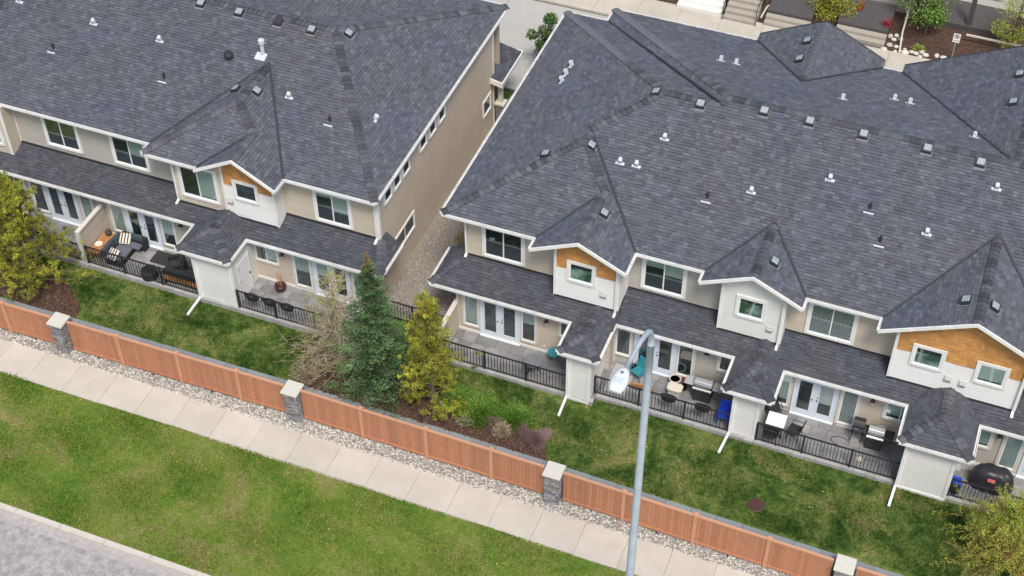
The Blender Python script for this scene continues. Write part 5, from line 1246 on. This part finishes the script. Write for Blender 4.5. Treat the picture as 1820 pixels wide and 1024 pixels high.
def shrub(x,y,r,h,lab,mat,n,seed,kind='blade',twig=None,cat='shrub',name='shrub'):
    rr=random.Random(seed); t=thing(name,(x,y,0),lab,cat); C=[];U_=[];b=MB()
    for i in range(n):
        a=rr.uniform(0,6.28); q=rr.random()**.5; el=rr.uniform(.3,1.0); dx,dy=math.cos(a)*q,math.sin(a)*q
        p=Vector((x+dx*r*.3,y+dy*r*.3,.02)); e=Vector((x+dx*r,y+dy*r,h*el*(1.15-q*.6)))
        if twig and i%twig==0: b.tube([p,(p+e)/2+Vector((0,0,.08)),e],[.012,.008,.004],3,caps=False)
        for k in range(3):
            s=rr.uniform(.5,1); c=p.lerp(e,s); C.append((c.x+rr.gauss(0,.03),c.y+rr.gauss(0,.03),c.z)); U_.append((dx+rr.gauss(0,.2),dy+rr.gauss(0,.2),.5+rr.gauss(0,.2)))
    C=np.array(C);U_=unit(np.array(U_)+1e-6);k=len(C)
    if mat: leafobj('foliage',C,U_,RNG.uniform(.10,.2,k),RNG.uniform(.022,.045,k),mat,t)
    if b.f: b.build('twigs','twigpurple' if mat is None else 'twig',t)
    return t
shrub(1.35,-7.05,1.0,.62,'low arching green shrub in the mulch, nearest the pine','bluegreen',1500,1)
shrub(2.8,-6.9,.85,.55,'low bright green shrub between the dry grass and the patio lawn','bluegreen',1200,2); shrub(.45,-6.85,.85,.5,'small green shrub partly hidden below the slim pine','bluegreen',900,8)
shrub(2.6,-7.7,.42,.7,'tuft of dry straw-coloured ornamental grass in the mulch','drygrass',420,3,name='ornamental_grass',cat='grass')
shrub(1.0,-7.75,.35,.45,'small dead grey tuft of grass beside the cap blocks','drygrass',200,4,name='ornamental_grass',cat='grass')
def twigbush(x,y,r,h,lab,seed,n=1500):
    rr=random.Random(seed); t=thing('twiggy_shrub',(x,y,0),lab,'shrub'); b=MB()
    for i in range(n):
        a=rr.uniform(0,6.28); q=rr.random()**.6; p=Vector((x,y,.0)); r_=r*(1+.35*math.sin(a*3+seed)); e=Vector((x+math.cos(a)*q*r_,y+math.sin(a)*q*r_,h*(1.05-q*.6)*rr.uniform(.45,1.2))); m_=p.lerp(e,.55)+Vector((rr.gauss(0,.04),rr.gauss(0,.04),.06)); b.tube([m_,e],[.012,.005],3,caps=False)
    b.build('twigs','twigpurple',t)
twigbush(4.0,-7.6,.62,.62,'loose purple-brown twiggy shrub left of the third stone pillar',5,900); twigbush(2.15,-7.45,.42,.5,'smaller purple-brown twiggy shrub beside the dry grass tuft',6,420); twigbush(3.3,-7.3,.38,.4,'low reddish twiggy shrub behind the larger purple-brown one',9,300); 
# bare twigs and dead fronds on the mulch by the spruce
shrub(-6.0,-7.7,.8,.5,'sprawling straw-coloured low shrub left of the bare larch','drygrass',260,7,twig=4)
# ================================================================ behind the houses
grid('driveway_base',-60,60,12.9,20.6,5,lambda X,Y:X*0-.055,'drive')
dv=tag(MB().box(-40,12.9,-.30,40,20.55,-.05).build('driveway','mortar'),kind='structure')
sm=MB().box(.008,.008,-.03,3.992,2.5,.0).mesh('slab',MT['drive'])
for i in range(-5,7):
    for j in range(3): newobj('driveway_slab',sm,dv,(i*4,13.0+j*2.51,-.02+random.uniform(-.002,.002)))
sw2=tag(MB().box(-40,20.6,-.3,40,22.75,-.02).build('back_sidewalk','mortar'),kind='structure')
sm=MB().box(.008,0,-.05,2.192,2.10,.10).mesh('slab',MT['concrete'])
x=-12.3
while x<19: newobj('sidewalk_slab',sm,sw2,(x,20.62,0)); x+=2.2
bb=blob('planting_bed',[(-14,22.7),(24,22.7),(24,34),(-14,34)],.02,'mulch')
def steps(x0,x1,y,n,mat,lab,rise=.17,run=.34,rail=False):
    t=thing('porch_steps',((x0+x1)/2,y,0),lab,'steps','porch steps across the lane')
    for i in range(n): MB().box(x0,y+i*run,0,x1,y+(i+1)*run,.1+rise*(i+1)).build('tread',mat,t,bevel=.01)
    MB().box(x0,y+n*run,0,x1,y+n*run+2.5,.1+rise*(n+.98)).build('landing','darkwood',t)
    if rail:
        for a in (x0-.04,x1+.04): MB().tube([(a,y-.05,.1),(a,y-.05,1.0),(a,y+n*run+1,1.0+n*rise)],.022,5).build('handrail','black',t)
steps(.55,2.95,22.55,3,'white','white painted porch steps behind the right row, leftmost'); steps(3.15,4.85,22.35,4,'stepcon','brown concrete porch steps with black handrails',rail=True); steps(5.25,7.6,22.6,2,'stepcon','low pale concrete steps with a dark wooden landing'); steps(8.9,11.5,22.9,2,'stepcon','pale concrete steps left of the river rocks and sign')
t=thing('lane_houses',(8,29,0),'grey and cream house fronts across the lane along the top edge','house')
Wl=Wall(t,(-12,26.4),U,NF,[(0,0),(24.6,0),(24.6,5),(0,5)],'sid_taupe',boards=False); w5=Wall(t,(13.2,28.2),U,NF,[(0,0),(14,0),(14,5),(0,5)],'sid_offwhite'); w5.window(2.4,3.3,1.0,2.4,'v',None); w5.window(5.2,6.2,1.0,2.4,'v',None); MB().box(15.15,26.0,0,15.4,26.25,3.2).build('porch_post','darkwood',t); MB().box(13.6,25.9,0,17.5,28.1,.35).build('porch_floor','darkwood',t)
Wall(t,(12.6,26.4),UY,NX,[(0,0),(1.8,0),(1.8,5),(0,5)],'sid_taupe',boards=False)
MB().box(15.3,24.9,.45,18.5,24.98,.53).build('rail','cream',t)
for k in range(60):
    q=random.random(); 
rk=[]
for i in range(70):
    r=random.uniform(.10,.19); 
    if i<26: px,py=random.uniform(11.5,12.2),random.uniform(22.75,24.3)
    else: px,py=random.uniform(12.0,15.2),random.uniform(22.72,23.25)
    if any((px-a)**2+(py-b)**2<(r+c)**2*.75 for a,b,c in rk): continue
    rk.append((px,py,r))
    m=MB().lathe((px,py,.02),[(r*.8,0),(r,.3*r),(r*.85,.7*r),(r*.4,.95*r),(.0,r)],9,sx=random.uniform(.8,1.25)); free(m,'river_rock','boulder','pale rounded river rock along the edge of the mulch bed','rock','river rocks edging the planting bed',smooth=True)
t=thing('parking_sign',(14.93,23.0,0),'small white no-parking sign on a grey post in the mulch bed','sign')
MB().tube([(14.93,23.0,0),(14.93,23.0,1.35)],.028,6).build('post','steel',t); sc=Vector((14.93,22.96,1.52))
MB().box(14.93-.17,22.95,1.26,14.93+.17,22.965,1.78).build('plate','signwhite',t)
m=MB(); n=20
for k in range(n):
    a0,a1=2*math.pi*k/n,2*math.pi*(k+1)/n; m.prism([(14.93+.12*math.cos(a0),22.949,1.62+.12*math.sin(a0)),(14.93+.12*math.cos(a1),22.949,1.62+.12*math.sin(a1)),(14.93+.092*math.cos(a1),22.949,1.62+.092*math.sin(a1)),(14.93+.092*math.cos(a0),22.949,1.62+.092*math.sin(a0))],(0,-.004,0))
m.obox((14.93,22.945,1.62),(.075,0,-.075),(0,.002,0),(.01,0,.01)); m.build('no_parking_ring','signblack',t)
cu=bpy.data.curves.new('letter','FONT'); cu.body='P'; cu.size=.19; cu.extrude=.002; cu.align_x='CENTER'; tmp=bpy.data.objects.new('tmp',cu); COL.objects.link(tmp)
me=bpy.data.meshes.new_from_object(tmp.evaluated_get(bpy.context.evaluated_depsgraph_get())); bpy.data.objects.remove(tmp); me.materials.clear(); me.materials.append(MT['signblack'])
o=newobj('letter',me,t,(0,-.054,1.555)); o.rotation_euler=(math.pi/2,0,0)
MB().obox((14.93,22.947,1.37),(.10,0,0),(0,.002,0),(0,0,.012)).build('arrow_shaft','signblack',t); m=MB(); m.prism([(14.93+.09,22.949,1.335),(14.93+.14,22.949,1.37),(14.93+.09,22.949,1.405)],(0,-.004,0)); m.build('arrow_head','signblack',t)
free(MB().tube([(12.35,22.72,.12),(12.2,24.0,.5),(12.18,25.2,.75),(12.15,26.2,2.6)],.05,6),'downpipe','cream','long cream drain pipe slanting down to the walk beside the river rocks','pipe')
free(MB().tube([(5.0,23.0,.2),(5.1,23.9,.35),(5.5,24.3,.5),(5.6,26.3,2.4)],.05,6),'downpipe','cream','bent cream drain pipe between the two concrete step flights','pipe')
MBs=[]
broadleaf(-4.05,14.9,0,3.6,.95,'small dark-leaved tree in the driveway gap between the two rows',21,'leafdark','leafred',3600,.5,.13,lobes=14,share2=.04)
broadleaf(8.45,24.6,0,2.2,1.25,'rounded yellow-green shrub tree at the top edge above the hip roof',22,'leafyellow','pine',5200,.35,.10,name='leafy_tree',lobes=18)
broadleaf(13.25,25.0,0,3.6,1.75,'bright green leafy tree in the mulch bed left of the sign',23,'leaf','leafyellow',7200,.9,.12,lobes=22,share2=.12)
broadleaf(17.6,25.2,0,3.8,1.5,'airy yellow-green tree at the top right corner',24,'leafyellow','leaf',4500,.6,.09,lobes=20)
shrub(13.2,23.4,.35,.35,'small olive plant in the mulch by the drain pipe','larchleaf',120,31,cat='plant',name='small_plant')
for k,(a,b,l) in enumerate(((9.7,25.1,'red geraniums in a pot on the dark landing, at the top edge'),(11.35,24.1,'red flowers beside the pale concrete steps'))):
    t=thing('flower_pot',(a,b,.4),l,'flowers'); MB().lathe((a,b,.4),[(.12,0),(.16,.2),(.0,.18)],10).build('pot','ivory',t); c=np.array([a,b,.68])+RNG.normal(0,.13,(160,3)); leafobj('blooms',c,rnd_unit(160),RNG.uniform(.08,.12,160),RNG.uniform(.06,.09,160),'redleaf',t)
